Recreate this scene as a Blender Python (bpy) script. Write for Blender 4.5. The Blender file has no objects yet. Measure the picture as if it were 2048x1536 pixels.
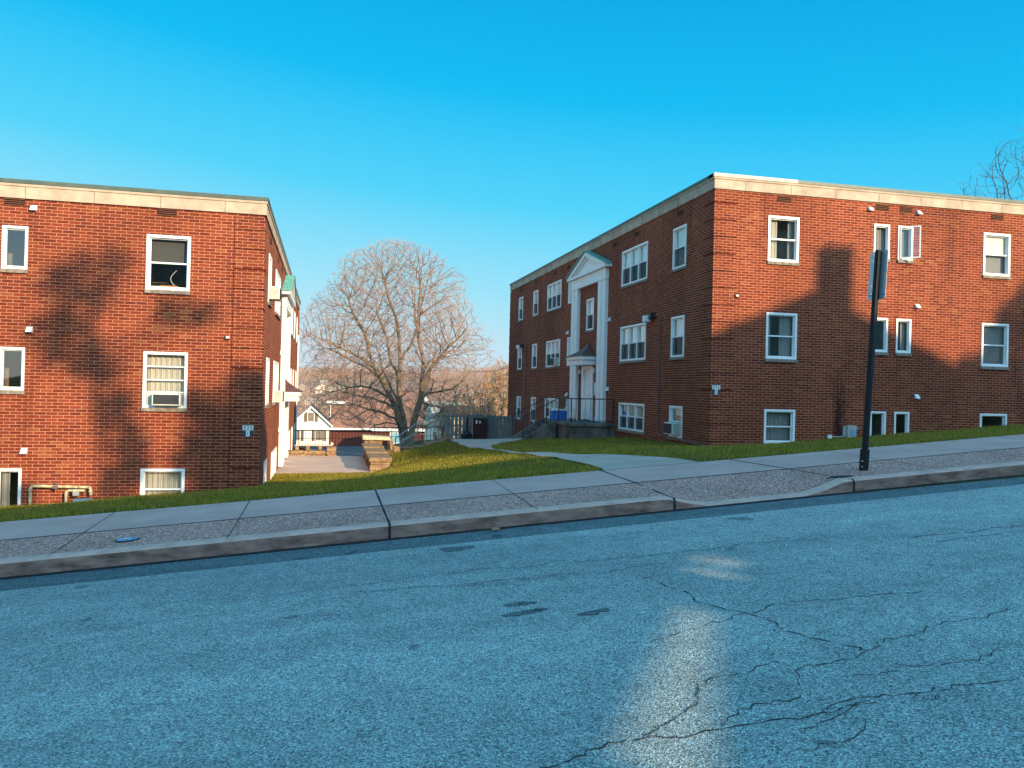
import bpy, bmesh, math, random
import numpy as np
from mathutils import Vector, kdtree
random.seed(7); RNG = np.random.default_rng(7)
PI = math.pi
sc = bpy.context.scene
COL = sc.collection

# ------------------------------------------------------------------ camera
F_PX = 1614.7
def cam_axes(yaw, pitch, roll):
    f = np.array([math.sin(yaw)*math.cos(pitch), math.cos(yaw)*math.cos(pitch), math.sin(pitch)])
    r = np.array([math.cos(yaw), -math.sin(yaw), 0.0]); u = np.cross(r, f)
    c, s = math.cos(roll), math.sin(roll)
    return c*r+s*u, -s*r+c*u, f
RR, UU, FF = cam_axes(math.radians(12.964), math.radians(.336), math.radians(1.389))
def ray(px, py):
    return RR*((px-1024)/F_PX) - UU*((py-768)/F_PX) + FF
def at(px, py, Y):
    d = ray(px, py); return d*(Y/d[1])
cd = bpy.data.cameras.new('camera'); cam = bpy.data.objects.new('camera', cd); COL.objects.link(cam)
cd.sensor_width = 36; cd.lens = 36*F_PX/2048; cd.clip_end = 6000; cd.clip_start = .05
from mathutils import Matrix
cam.matrix_world = Matrix(((RR[0], UU[0], -FF[0], 0), (RR[1], UU[1], -FF[1], 0), (RR[2], UU[2], -FF[2], 0), (0, 0, 0, 1)))
sc.camera = cam

# ------------------------------------------------------------------ light
SKY_K, GLOW = .635, .50
AZ, EL = math.radians(29), math.radians(16.5)
S = Vector((math.sin(AZ)*math.cos(EL), -math.cos(AZ)*math.cos(EL), math.sin(EL)))
w = bpy.data.worlds.new('World'); sc.world = w; w.use_nodes = True
nt = w.node_tree; nt.nodes.clear()
sky = nt.nodes.new('ShaderNodeTexSky'); sky.sky_type = 'NISHITA'; sky.sun_disc = False
sky.sun_elevation = EL; sky.sun_rotation = PI - AZ
sky.air_density = 1.0; sky.dust_density = .3; sky.ozone_density = 1.5
N_ = nt.nodes.new; Lk = nt.links.new
tcw = N_('ShaderNodeTexCoord'); sxyz = N_('ShaderNodeSeparateXYZ'); Lk(tcw.outputs['Generated'], sxyz.inputs[0])
# deep cyan overhead, pale at the horizon; a little paler away from the sun's side
adj = N_('ShaderNodeMath'); adj.operation = 'MULTIPLY_ADD'; Lk(sxyz.outputs[0], adj.inputs[0]); adj.inputs[1].default_value = .085; Lk(sxyz.outputs[2], adj.inputs[2])
rmp = N_('ShaderNodeValToRGB'); cr_ = rmp.color_ramp; Lk(adj.outputs[0], rmp.inputs[0])
stops = [(0, (.74, .86, .92)), (.05, (.62, .84, .94)), (.13, (.35, .79, .97)), (.24, (.085, .66, .97)), (.36, (.003, .51, .92)), (.48, (.0, .40, .82)), (1, (.02, .42, .80))]
while len(cr_.elements) < len(stops): cr_.elements.new(.5)
for e_, (p_, c_) in zip(cr_.elements, stops): e_.position = p_; e_.color = (*c_, 1)
bg = N_('ShaderNodeBackground'); bg.inputs['Strength'].default_value = SKY_K; Lk(rmp.outputs[0], bg.inputs[0])
bg2 = N_('ShaderNodeBackground'); bg2.inputs['Strength'].default_value = .10; Lk(sky.outputs[0], bg2.inputs[0])
# the bright aureole round the low sun
dt = N_('ShaderNodeVectorMath'); dt.operation = 'DOT_PRODUCT'; Lk(tcw.outputs['Generated'], dt.inputs[0]); dt.inputs[1].default_value = S
mr_ = N_('ShaderNodeMapRange'); mr_.interpolation_type = 'SMOOTHSTEP'; Lk(dt.outputs['Value'], mr_.inputs[0]); mr_.inputs['From Min'].default_value = 0.0; mr_.inputs['From Max'].default_value = 1.0
gl = N_('ShaderNodeMath'); gl.operation = 'MULTIPLY'; Lk(mr_.outputs[0], gl.inputs[0]); gl.inputs[1].default_value = GLOW
bg3 = N_('ShaderNodeBackground'); bg3.inputs[0].default_value = (.66, .86, 1.0, 1); Lk(gl.outputs[0], bg3.inputs[1])
# use the physical sky only where it is brighter than nothing: towards the sun
mh = N_('ShaderNodeMath'); mh.operation = 'MULTIPLY'; Lk(mr_.outputs[0], mh.inputs[0]); mh.inputs[1].default_value = .10; Lk(mh.outputs[0], bg2.inputs[1])
a1 = N_('ShaderNodeAddShader'); a2 = N_('ShaderNodeAddShader'); out = N_('ShaderNodeOutputWorld')
Lk(bg.outputs[0], a1.inputs[0]); Lk(bg2.outputs[0], a1.inputs[1]); Lk(a1.outputs[0], a2.inputs[0]); Lk(bg3.outputs[0], a2.inputs[1]); Lk(a2.outputs[0], out.inputs[0])
sl = bpy.data.lights.new('sun', 'SUN'); sl.energy = 5.0; sl.angle = math.radians(.5); sl.color = (1, .77, .47)
so = bpy.data.objects.new('sun', sl); COL.objects.link(so)
so.rotation_euler = S.to_track_quat('Z', 'Y').to_euler()
vs = sc.view_settings; vs.view_transform = 'Standard'; vs.look = 'None'; vs.exposure = .66; vs.gamma = 1
sc.cycles.max_bounces = 6; sc.cycles.diffuse_bounces = 3; sc.cycles.transparent_max_bounces = 8
sc.cycles.use_denoising = True

# ------------------------------------------------------------------ materials
def rgb(r, g, b): return (r, g, b, 1)
class Mt:
    def __init__(s, name, rough=.8, spec=.3, metallic=0):
        s.m = bpy.data.materials.new(name); s.m.use_nodes = True
        s.t = s.m.node_tree; s.b = s.t.nodes['Principled BSDF']
        s.b.inputs['Roughness'].default_value = rough; s.b.inputs['Specular IOR Level'].default_value = spec
        s.b.inputs['Metallic'].default_value = metallic
    def n(s, ty, **kw):
        x = s.t.nodes.new(ty)
        for k, v in kw.items():
            if k in x.inputs: x.inputs[k].default_value = v
            else: setattr(x, k, v)
        return x
    def l(s, a, b): s.t.links.new(a, b)
    def coord(s, kind='Object'):
        return s.n('ShaderNodeTexCoord').outputs[kind]
    def noise(s, vec, scale, detail=4, rough=.6, stretch=None):
        if stretch:
            mp = s.n('ShaderNodeMapping'); mp.inputs['Scale'].default_value = stretch; s.l(vec, mp.inputs[0]); vec = mp.outputs[0]
        x = s.n('ShaderNodeTexNoise', Scale=scale, Detail=detail, Roughness=rough); s.l(vec, x.inputs['Vector']); return x.outputs['Fac']
    def ramp(s, fac, stops):
        x = s.n('ShaderNodeValToRGB'); cr = x.color_ramp
        while len(cr.elements) < len(stops): cr.elements.new(.5)
        for e, (p, c) in zip(cr.elements, stops): e.position = p; e.color = c if len(c) == 4 else (*c, 1)
        s.l(fac, x.inputs[0]); return x.outputs[0]
    def mix(s, fac, a, b, blend='MIX'):
        x = s.n('ShaderNodeMix', data_type='RGBA', blend_type=blend)
        if isinstance(fac, (int, float)): x.inputs[0].default_value = fac
        else: s.l(fac, x.inputs[0])
        for v, i in ((a, 6), (b, 7)):
            if isinstance(v, tuple): x.inputs[i].default_value = v if len(v) == 4 else (*v, 1)
            else: s.l(v, x.inputs[i])
        return x.outputs[2]
    def base(s, c):
        if isinstance(c, tuple): s.b.inputs['Base Color'].default_value = c if len(c) == 4 else (*c, 1)
        else: s.l(c, s.b.inputs['Base Color'])
    def bump(s, h, dist=.01, strength=1):
        x = s.n('ShaderNodeBump', Strength=strength, Distance=dist); s.l(h, x.inputs['Height']); s.l(x.outputs[0], s.b.inputs['Normal'])

def mat_plain(name, c, var=.12, scale=6, rough=.7, spec=.3, metallic=0, bump=0, stretch=None):
    k = Mt(name, rough, spec, metallic); v = k.coord()
    f = k.noise(v, scale, 5, .65, stretch)
    lo = tuple(x*(1-var*1.6) for x in c); hi = tuple(min(1, x*(1+var)) for x in c)
    k.base(k.ramp(f, [(.3, lo), (.7, hi)]))
    if bump: k.bump(f, bump)
    return k.m

M = {}
M['qshade'] = None
def mat_brick(name, dark=1.0):
    k = Mt(name, .9, .15); uv = k.n('ShaderNodeTexCoord').outputs['UV']
    # wobble so that courses are not ruler-straight
    def brick(c1, c2, mortar, bias=0):
        b = k.n('ShaderNodeTexBrick'); b.offset = .5
        b.inputs['Color1'].default_value = (*c1, 1); b.inputs['Color2'].default_value = (*c2, 1); b.inputs['Mortar'].default_value = (*mortar, 1)
        b.inputs['Scale'].default_value = 1; b.inputs['Mortar Size'].default_value = .0060; b.inputs['Mortar Smooth'].default_value = .15
        b.inputs['Bias'].default_value = bias; b.inputs['Brick Width'].default_value = .232; b.inputs['Row Height'].default_value = .0703
        nz = k.n('ShaderNodeTexNoise', Scale=9.0, Detail=2.0); k.l(uv, nz.inputs['Vector'])
        vm = k.n('ShaderNodeVectorMath', operation='MULTIPLY_ADD'); k.l(nz.outputs['Color'], vm.inputs[0]); vm.inputs[1].default_value = (.006, .005, 0)
        k.l(uv, vm.inputs[2]); k.l(vm.outputs[0], b.inputs['Vector'])
        return b
    d = dark
    b = brick((.148*d, .024*d, .013*d), (.252*d, .051*d, .022*d), (.58, .26, .145))
    # a second per-brick random for the odd tan or burnt brick
    b2 = brick((0, 0, 0), (1, 1, 1), (.5, .5, .5))
    r = k.ramp(b2.outputs['Color'], [(.80, (0, 0, 0)), (.97, (1, 1, 1))])
    patch = k.ramp(k.noise(uv, .55, 3), [(.50, (0, 0, 0)), (.68, (1, 1, 1))])
    both = k.mix(1.0, r, patch, 'MULTIPLY')
    inv = k.n('ShaderNodeMath', operation='SUBTRACT'); inv.inputs[0].default_value = 1; k.l(b.outputs['Fac'], inv.inputs[1])
    both = k.mix(1.0, both, inv.outputs[0], 'MULTIPLY')
    c = k.mix(both, b.outputs['Color'], (.30, .13, .055))
    burnt = k.ramp(b2.outputs['Color'], [(.03, (1, 1, 1)), (.12, (0, 0, 0))])
    burnt = k.mix(1.0, burnt, inv.outputs[0], 'MULTIPLY')
    c = k.mix(k.mix(1.0, burnt, (.35, .35, .35), 'MULTIPLY'), c, (.12, .035, .03))
    st = k.ramp(k.noise(uv, .35, 5, .7, (1, .35, 1)), [(.35, (.74, .74, .74)), (.65, (1.12, 1.12, 1.12))])
    sk_ = k.ramp(k.noise(uv, 1.0, 4, .75, (2.2, .22, 1)), [(.28, (.62, .60, .60)), (.46, (1, 1, 1))]); st = k.mix(1.0, st, sk_, 'MULTIPLY')
    c = k.mix(1.0, c, st, 'MULTIPLY')
    gr = k.ramp(k.noise(uv, 60, 3), [(.25, (.86, .86, .86)), (.75, (1.1, 1.1, 1.1))])
    c = k.mix(1.0, c, gr, 'MULTIPLY')
    k.base(c)
    h = k.n('ShaderNodeMath', operation='MULTIPLY_ADD'); k.l(inv.outputs[0], h.inputs[0]); h.inputs[1].default_value = 1
    nz = k.noise(uv, 120, 2); h2 = k.n('ShaderNodeMath', operation='MULTIPLY'); k.l(nz, h2.inputs[0]); h2.inputs[1].default_value = .3
    k.l(h2.outputs[0], h.inputs[2]); k.bump(h.outputs[0], .006, .8)
    return k.m

def mat_asphalt(name, lo, hi, tint):
    k = Mt(name, .85, .25); v = k.coord()
    vo = k.n('ShaderNodeTexVoronoi', Scale=125.0); k.l(v, vo.inputs['Vector'])
    vb = k.n('ShaderNodeSeparateColor'); k.l(vo.outputs['Color'], vb.inputs[0])
    stones = k.ramp(vb.outputs[0], [(.0, tuple(x*.35 for x in lo)), (.35, lo), (.8, hi), (.97, tuple(min(1, x*1.5) for x in hi))])
    fine = k.ramp(k.noise(v, 240, 3, .7), [(.3, (.55, .55, .55)), (.7, (1.3, 1.3, 1.3))])
    c = k.mix(1.0, stones, fine, 'MULTIPLY')
    big = k.ramp(k.noise(v, .45, 6, .7, (.40, 1.7, 1)), [(.33, (.72, .74, .77)), (.5, (.97, .97, .97)), (.66, (1.14, 1.14, 1.14))])
    c = k.mix(1.0, c, big, 'MULTIPLY')
    mid = k.ramp(k.noise(v, 4, 5, .7), [(.35, (.86, .86, .86)), (.62, (1.06, 1.06, 1.06))])
    c = k.mix(1.0, c, mid, 'MULTIPLY')
    spots = k.ramp(k.noise(v, 2.6, 1, .5), [(.74, (1, 1, 1)), (.77, (.55, .55, .57))])
    c = k.mix(1.0, c, spots, 'MULTIPLY')
    c = k.mix(1.0, c, tint, 'MULTIPLY')
    k.base(c); k.bump(k.mix(.5, vo.outputs['Distance'], k.noise(v, 160, 2)), .012, .9)
    return k.m

M['qshade'] = mat_plain('quoin_shadow_joint', (.07, .028, .022), .3, 20, .95, .1)
M['brick'] = mat_brick('brick'); 
M['quoin'] = M['brick']
M['stone'] = mat_plain('cornice_stone', (.49, .38, .285), .20, 2.2, .85, .2, bump=.004)
M['cap_green'] = mat_plain('green_metal_cap', (.075, .105, .085), .2, 3, .5, .4)
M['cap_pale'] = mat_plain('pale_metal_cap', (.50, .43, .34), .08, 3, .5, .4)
M['verdigris'] = mat_plain('verdigris_copper', (.13, .38, .33), .25, 6, .6, .3)
M['white'] = mat_plain('white_trim', (.80, .80, .78), .05, 3, .45, .4)
M['vinyl'] = mat_plain('white_window_frame', (.82, .82, .80), .03, 5, .35, .5)
M['sill'] = mat_plain('sill_stone', (.27, .22, .18), .35, 9, .9, .15, bump=.003)
M['blind'] = mat_plain('white_blind', (.78, .77, .72), .04, 4, .7, .2)
M['screen'] = mat_plain('insect_screen', (.10, .095, .09), .15, 40, .8, .2)
M['room'] = mat_plain('dim_room_wall', (.20, .17, .14), .2, 2, .9, .1)
M['lightroom'] = mat_plain('pale_room_wall', (.55, .50, .42), .2, 2, .9, .1)
M['concrete'] = mat_plain('sidewalk_concrete', (.53, .325, .275), .10, 1.3, .85, .2)
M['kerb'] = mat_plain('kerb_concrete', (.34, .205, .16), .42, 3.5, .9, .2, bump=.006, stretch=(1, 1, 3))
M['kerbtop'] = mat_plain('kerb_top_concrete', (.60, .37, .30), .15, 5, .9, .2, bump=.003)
M['joint'] = mat_plain('joint_dark', (.035, .035, .04), .3, 20, .95, .1)
M['pathc'] = mat_plain('path_concrete', (.46, .335, .275), .12, 1.0, .85, .2)
M['patio'] = mat_plain('patio_concrete', (.60, .425, .33), .10, 1.2, .85, .2)
M['oldconc'] = mat_plain('weathered_concrete', (.17, .15, .13), .45, 1.8, .9, .15, bump=.01, stretch=(1, 1, .5))
M['iron'] = mat_plain('black_iron', (.018, .018, .022), .2, 10, .5, .4)
M['pole'] = mat_plain('black_pole_paint', (.007, .008, .011), .25, 8, .5, .25)
M['alu'] = mat_plain('sign_back_aluminium', (.50, .52, .55), .06, 5, .38, .5, .6)
M['grey'] = mat_plain('grey_paint_metal', (.38, .38, .35), .12, 5, .5, .4)
M['brownpipe'] = mat_plain('brown_conduit', (.16, .10, .10), .2, 8, .5, .3)
M['creampipe'] = mat_plain('rusty_cream_pipe', (.52, .44, .26), .35, 14, .6, .3)
M['blue'] = mat_plain('blue_plastic', (.02, .14, .55), .15, 3, .45, .4)
M['bluemeter'] = mat_plain('blue_meter_metal', (.16, .38, .50), .15, 8, .5, .4)
M['canopy'] = mat_plain('brown_copper_canopy', (.16, .065, .05), .25, 4, .5, .4)
M['canopy_lit'] = M['canopy']
M['dark'] = mat_plain('dark_void', (.012, .012, .012), .1, 3, .9, .1)
M['acgrille'] = mat_plain('dark_grille', (.05, .055, .06), .1, 5, .7, .2)
M['accase'] = mat_plain('air_conditioner_casing', (.66, .64, .58), .06, 3, .5, .3)
M['brickplain'] = mat_plain('louvre_clay', (.24, .09, .05), .2, 12, .9, .1)
M['orange'] = mat_plain('orange_box', (.55, .27, .09), .1, 6, .8, .2)
M['redwood'] = mat_plain('dark_red_wood', (.045, .008, .008), .25, 5, .6, .3)
M['brickred'] = mat_plain('rust_wall_planks', (.12, .042, .032), .45, 5, .85, .1, stretch=(3, 3, 1))
M['siding'] = mat_plain('cream_siding', (.80, .74, .60), .05, 3, .7, .2)
M['shutter'] = mat_plain('brown_shutter', (.16, .11, .07), .15, 5, .7, .2)
M['stem'] = mat_plain('dead_stem', (.30, .20, .13), .3, 5, .9, .1)
M['paint_orange'] = mat_plain('faded_spray_paint', (.60, .36, .22), .2, 25, .9, .1)
M['leafdry'] = mat_plain('dry_leaf', (.50, .20, .07), .3, 30, .8, .2)
M['soil'] = mat_plain('bare_soil', (.16, .11, .07), .3, 8, .95, .1, bump=.02)
M['housewall'] = mat_plain('render_wall', (.40, .34, .28), .1, 2, .9, .1)
M['darkroof'] = mat_plain('dark_shingles', (.075, .06, .055), .3, 8, .9, .1)
M['paleroof'] = mat_plain('pale_shingles', (.50, .46, .36), .15, 8, .9, .1)
M['bark'] = mat_plain('grey_tan_bark', (.25, .18, .11), .35, 5, .9, .1, bump=.02, stretch=(1, 1, .3))
M['twig'] = mat_plain('reddish_twigs', (.40, .27, .215), .35, 2, .9, .1)
M['bud'] = mat_plain('red_brown_buds', (.60, .28, .20), .3, 4, .9, .1)

def mk_aggregate():
    k = Mt('exposed_aggregate', .9, .2); v = k.coord()
    vo = k.n('ShaderNodeTexVoronoi', Scale=75.0); k.l(v, vo.inputs['Vector'])
    sp = k.n('ShaderNodeSeparateColor'); k.l(vo.outputs['Color'], sp.inputs[0])
    c = k.ramp(sp.outputs[0], [(0, (.15, .062, .05)), (.4, (.42, .205, .17)), (.75, (.63, .33, .26)), (1, (.85, .53, .42))])
    c = k.mix(1.0, c, k.ramp(k.noise(v, .9, 5), [(.3, (.85, .85, .85)), (.7, (1.12, 1.12, 1.12))]), 'MULTIPLY')
    k.base(c); k.bump(vo.outputs['Distance'], .01, .8); return k.m
M['aggregate'] = mk_aggregate()
M['asphalt'] = mat_asphalt('road_asphalt', (.30, .35, .33), (.455, .53, .495), (.98, 1.0, 1.0))
M['gutter'] = mat_asphalt('old_gutter_asphalt', (.11, .145, .15), (.19, .24, .25), (1, 1, 1))
def mk_glass():
    k = Mt('window_glass'); t = k.t; t.nodes.remove(k.b)
    g = k.n('ShaderNodeBsdfGlossy'); g.inputs['Roughness'].default_value = .02; g.inputs['Color'].default_value = (.95, .97, 1, 1)
    tr = k.n('ShaderNodeBsdfTransparent'); tr.inputs[0].default_value = (.86, .88, .88, 1)
    lw = k.n('ShaderNodeLayerWeight', Blend=.5); pw = k.n('ShaderNodeMath', operation='POWER'); k.l(lw.outputs['Facing'], pw.inputs[0]); pw.inputs[1].default_value = 3.2
    fr = k.n('ShaderNodeMath', operation='MULTIPLY_ADD'); k.l(pw.outputs[0], fr.inputs[0]); fr.inputs[1].default_value = .85; fr.inputs[2].default_value = .09
    nz = k.noise(k.coord(), 1.6, 1); bp = k.n('ShaderNodeBump', Strength=.12, Distance=.02); k.l(nz, bp.inputs['Height'])
    k.l(bp.outputs[0], g.inputs['Normal']); 
    mx = k.n('ShaderNodeMixShader'); k.l(fr.outputs[0], mx.inputs[0]); k.l(tr.outputs[0], mx.inputs[1]); k.l(g.outputs[0], mx.inputs[2])
    k.l(mx.outputs[0], t.nodes['Material Output'].inputs[0]); return k.m
M['glass'] = mk_glass()
def mk_screen():
    k = Mt('outer_insect_screen', .8, .1); t = k.t; k.base((.045, .045, .05)); tr = k.n('ShaderNodeBsdfTransparent'); mx = k.n('ShaderNodeMixShader'); mx.inputs[0].default_value = .62
    k.l(tr.outputs[0], mx.inputs[1]); k.l(k.b.outputs[0], mx.inputs[2]); k.l(mx.outputs[0], t.nodes['Material Output'].inputs[0]); return k.m
M['netting'] = mk_screen()
def mk_curtain(name, c):
    k = Mt(name, .9, .1); v = k.coord()
    wv = k.n('ShaderNodeTexWave', Scale=7.0, Distortion=2.5); mp = k.n('ShaderNodeMapping'); mp.inputs['Scale'].default_value = (1, 1, .08); k.l(v, mp.inputs[0]); k.l(mp.outputs[0], wv.inputs['Vector'])
    k.base(k.ramp(wv.outputs['Fac'], [(0, tuple(x*.72 for x in c)), (1, c)])); return k.m
M['curtain'] = mk_curtain('beige_curtain', (.62, .56, .46))
M['curtaingrey'] = mk_curtain('grey_curtain', (.36, .35, .33))
M['sidingwall'] = M['siding']
def mk_shingle(name, c):
    k = Mt(name, .9, .1); v = k.coord()
    b = k.n('ShaderNodeTexBrick'); b.inputs['Color1'].default_value = (*[x*.8 for x in c], 1); b.inputs['Color2'].default_value = (*[x*1.15 for x in c], 1)
    b.inputs['Mortar'].default_value = (*[x*.6 for x in c], 1); b.inputs['Scale'].default_value = 1; b.inputs['Brick Width'].default_value = .4; b.inputs['Row Height'].default_value = .16; b.inputs['Mortar Size'].default_value = .012
    mp = k.n('ShaderNodeMapping'); mp.inputs['Rotation'].default_value = (.0, 0, 0); k.l(v, mp.inputs[0]); k.l(mp.outputs[0], b.inputs['Vector'])
    k.base(k.mix(1.0, b.outputs['Color'], k.ramp(k.noise(v, .7, 5), [(.3, (.85, .85, .85)), (.7, (1.15, 1.1, 1.05))]), 'MULTIPLY')); return k.m
M['roofrust'] = mk_shingle('rust_shingles', (.33, .17, .115))
def mk_fence():
    k = Mt('weathered_grey_wood', .9, .1); v = k.coord()
    c = k.ramp(k.noise(v, 5, 5, .7, (6, 6, .5)), [(.3, (.09, .105, .105)), (.55, (.19, .205, .195)), (.75, (.30, .30, .27))])
    c = k.mix(1.0, c, k.ramp(k.noise(v, 1.3, 2), [(.35, (.7, .85, .9)), (.65, (1.1, 1.02, .95))]), 'MULTIPLY')
    k.base(c); return k.m
M['fencewood'] = mk_fence()
def mk_stonewall():
    k = Mt('tan_stone', .9, .15); v = k.coord()
    sp = k.noise(v, 7, 6, .75); c = k.ramp(sp, [(.25, (.08, .045, .025)), (.45, (.24, .145, .08)), (.62, (.38, .26, .15)), (.8, (.54, .41, .27))])
    k.base(c); k.bump(sp, .03); return k.m
M['tanstone'] = mk_stonewall()
def mk_grassground():
    k = Mt('lawn_soil', .95, .1); v = k.coord()
    c = k.ramp(k.noise(v, 14, 5, .7), [(.25, (.035, .036, .014)), (.5, (.065, .07, .02)), (.75, (.13, .11, .04))])
    far = k.ramp(k.noise(v, .035, 5, .7), [(.35, (.20, .13, .085)), (.65, (.30, .20, .12))])
    sx = k.n('ShaderNodeSeparateXYZ'); k.l(v, sx.inputs[0])
    mr = k.n('ShaderNodeMapRange'); mr.inputs['From Min'].default_value = 48; mr.inputs['From Max'].default_value = 70; k.l(sx.outputs[1], mr.inputs[0])
    k.base(k.mix(mr.outputs[0], c, far)); k.bump(k.noise(v, 30, 3), .02); return k.m
M['lawn'] = mk_grassground()
def mk_blades():
    k = Mt('grass_blade', .7, .2); v = k.coord()
    at_ = k.n('ShaderNodeAttribute'); at_.attribute_name = 'rnd'
    c = k.ramp(at_.outputs['Fac'], [(0, (.10, .092, .012)), (.5, (.25, .23, .018)), (.82, (.42, .36, .035)), (.96, (.50, .38, .13))])
    c = k.mix(1.0, c, k.ramp(k.noise(v, 1.1, 4), [(.3, (.75, .85, .8)), (.7, (1.25, 1.15, 1.1))]), 'MULTIPLY')
    c = k.mix(k.ramp(k.noise(v, .7, 5, .75), [(.50, (0, 0, 0)), (.68, (.75, .75, .75))]), c, (.20, .145, .055))
    k.base(c); k.b.inputs['Subsurface Weight'].default_value = 0
    tl = k.n('ShaderNodeBsdfTranslucent'); k.l(c, tl.inputs[0]); mx = k.n('ShaderNodeMixShader'); mx.inputs[0].default_value = .4
    k.l(k.b.outputs[0], mx.inputs[1]); k.l(tl.outputs[0], mx.inputs[2]); k.l(mx.outputs[0], k.t.nodes['Material Output'].inputs[0])
    return k.m
M['blade'] = mk_blades()
def mk_leaf(name, stops, scale=1.5):
    k = Mt(name, .8, .15); v = k.coord(); k.base(k.ramp(k.noise(v, scale, 3, .8), stops)); return k.m
M['evergreen'] = mk_leaf('evergreen_leaf', [(.3, (.02, .04, .015)), (.7, (.06, .09, .03))])
M['wood_far'] = mk_leaf('bare_woodland', [(.25, (.22, .15, .12)), (.5, (.36, .235, .17)), (.75, (.46, .27, .17))], .035)
M['rustleaf'] = mk_leaf('rust_leaf', [(.3, (.26, .11, .05)), (.55, (.40, .19, .08)), (.8, (.52, .30, .14))], 1.2)
M['goldleaf'] = mk_leaf('gold_brown_leaf', [(.3, (.17, .085, .03)), (.55, (.40, .19, .06)), (.8, (.62, .30, .09))], .9)

# ------------------------------------------------------------------ mesh helpers
def tag(o, label=None, cat=None, group=None, kind=None):
    if label: o['label'] = label
    if cat: o['category'] = cat
    if group: o['group'] = group
    if kind: o['kind'] = kind
    return o
def empty(name, loc, label=None, cat=None, group=None):
    o = bpy.data.objects.new(name, None); o.empty_display_size = .2; COL.objects.link(o); o.location = loc
    bpy.context.view_layer.update()
    return tag(o, label, cat, group)
class MB:
    def __init__(s): s.v = []; s.f = []; s.uv = []; s.mi = []; s.mats = []
    def mat(s, m):
        if m not in s.mats: s.mats.append(m)
        return s.mats.index(m)
    def face(s, pts, uvs=None, m=None):
        i = len(s.v); s.v += [tuple(p) for p in pts]; s.f.append(tuple(range(i, i+len(pts))))
        s.uv += (uvs or [(p[0], p[2]) for p in pts]); s.mi.append(s.mat(m) if m else 0)
    def hexa(s, P, uvf=None, m=None):
        # P: 8 points  0-3 bottom loop, 4-7 top loop
        for idx in ((3, 2, 1, 0), (4, 5, 6, 7), (0, 1, 5, 4), (1, 2, 6, 5), (2, 3, 7, 6), (3, 0, 4, 7)):
            pts = [P[j] for j in idx]; s.face(pts, [uvf[j] for j in idx] if uvf else None, m)
    def box(s, x0, x1, y0, y1, z0, z1, m=None):
        P = [(x0, y0, z0), (x1, y0, z0), (x1, y1, z0), (x0, y1, z0), (x0, y0, z1), (x1, y0, z1), (x1, y1, z1), (x0, y1, z1)]
        s.hexa(P, [(p[0]+p[1], p[2]) for p in P], m)
    def bar(s, a, b, r, n=6, r2=None, m=None, cap=True):
        a = Vector(a); b = Vector(b); d = (b-a)
        if d.length < 1e-6: return
        d.normalize(); r2 = r if r2 is None else r2
        h = Vector((0, 0, 1)) if abs(d.z) < .9 else Vector((1, 0, 0)); x = d.cross(h).normalized(); y = d.cross(x)
        A = [a+(x*math.cos(2*PI*i/n+.4)+y*math.sin(2*PI*i/n+.4))*r for i in range(n)]
        B = [b+(x*math.cos(2*PI*i/n+.4)+y*math.sin(2*PI*i/n+.4))*r2 for i in range(n)]
        base = len(s.v); s.v += [tuple(p) for p in A+B]; s.mi_m = s.mat(m) if m else 0
        for i in range(n):
            j = (i+1) % n; s.f.append((base+i, base+j, base+n+j, base+n+i)); s.uv += [(0, 0)]*4; s.mi.append(s.mi_m)
        if cap:
            s.f.append(tuple(base+n+i for i in range(n))); s.uv += [(0, 0)]*n; s.mi.append(s.mi_m)
            s.f.append(tuple(base+i for i in reversed(range(n)))); s.uv += [(0, 0)]*n; s.mi.append(s.mi_m)
    def tube(s, pts, r, n=6, m=None):
        for a, b in zip(pts[:-1], pts[1:]): s.bar(a, b, r, n, m=m)
    def build(s, name, mat=None, parent=None, smooth=False, bevel=0):
        me = bpy.data.meshes.new(name)
        me.from_pydata(s.v, [], s.f)
        ms = s.mats if s.mats else [mat]
        for m in ms: me.materials.append(m)
        if s.mats: me.polygons.foreach_set('material_index', s.mi)
        uvl = me.uv_layers.new(name='UVMap'); flat = [c for uv in s.uv for c in uv]
        uvl.data.foreach_set('uv', flat)
        me.validate()
        if smooth: me.polygons.foreach_set('use_smooth', [True]*len(me.polygons))
        o = bpy.data.objects.new(name, me); COL.objects.link(o)
        if parent:
            o.parent = parent
            o.matrix_parent_inverse = parent.matrix_world.inverted()
        if bevel:
            bm = bmesh.new(); bm.from_mesh(me); bmesh.ops.remove_doubles(bm, verts=bm.verts, dist=1e-5); bm.to_mesh(me); bm.free()
            b = o.modifiers.new('bevel', 'BEVEL'); b.width = bevel; b.segments = 2; b.limit_method = 'ANGLE'
        return o
def tri_soup(name, V, mat, parent=None, attr=None, per=3):
    """V: (n*per,3) numpy of independent faces"""
    n = len(V)//per
    me = bpy.data.meshes.new(name); me.vertices.add(len(V)); me.vertices.foreach_set('co', V.astype(np.float32).ravel())
    me.loops.add(len(V)); me.loops.foreach_set('vertex_index', np.arange(len(V), dtype=np.int32))
    me.polygons.add(n); me.polygons.foreach_set('loop_start', np.arange(0, len(V), per, dtype=np.int32))
    me.update(calc_edges=True)
    if attr is not None:
        a = me.attributes.new('rnd', 'FLOAT', 'POINT'); a.data.foreach_set('value', attr.astype(np.float32))
    me.materials.append(mat); o = bpy.data.objects.new(name, me); COL.objects.link(o)
    if parent: o.parent = parent; o.matrix_parent_inverse = parent.matrix_world.inverted()
    return o
class Fr:
    """wall frame: O corner, U along the wall, N outward, z up (eye-relative heights)"""
    def __init__(s, O, U, N): s.O = Vector(O); s.U = Vector(U); s.N = Vector(N)
    def P(s, u, z, d=0): p = s.O+s.U*u+s.N*d; return (p.x, p.y, z)
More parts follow.
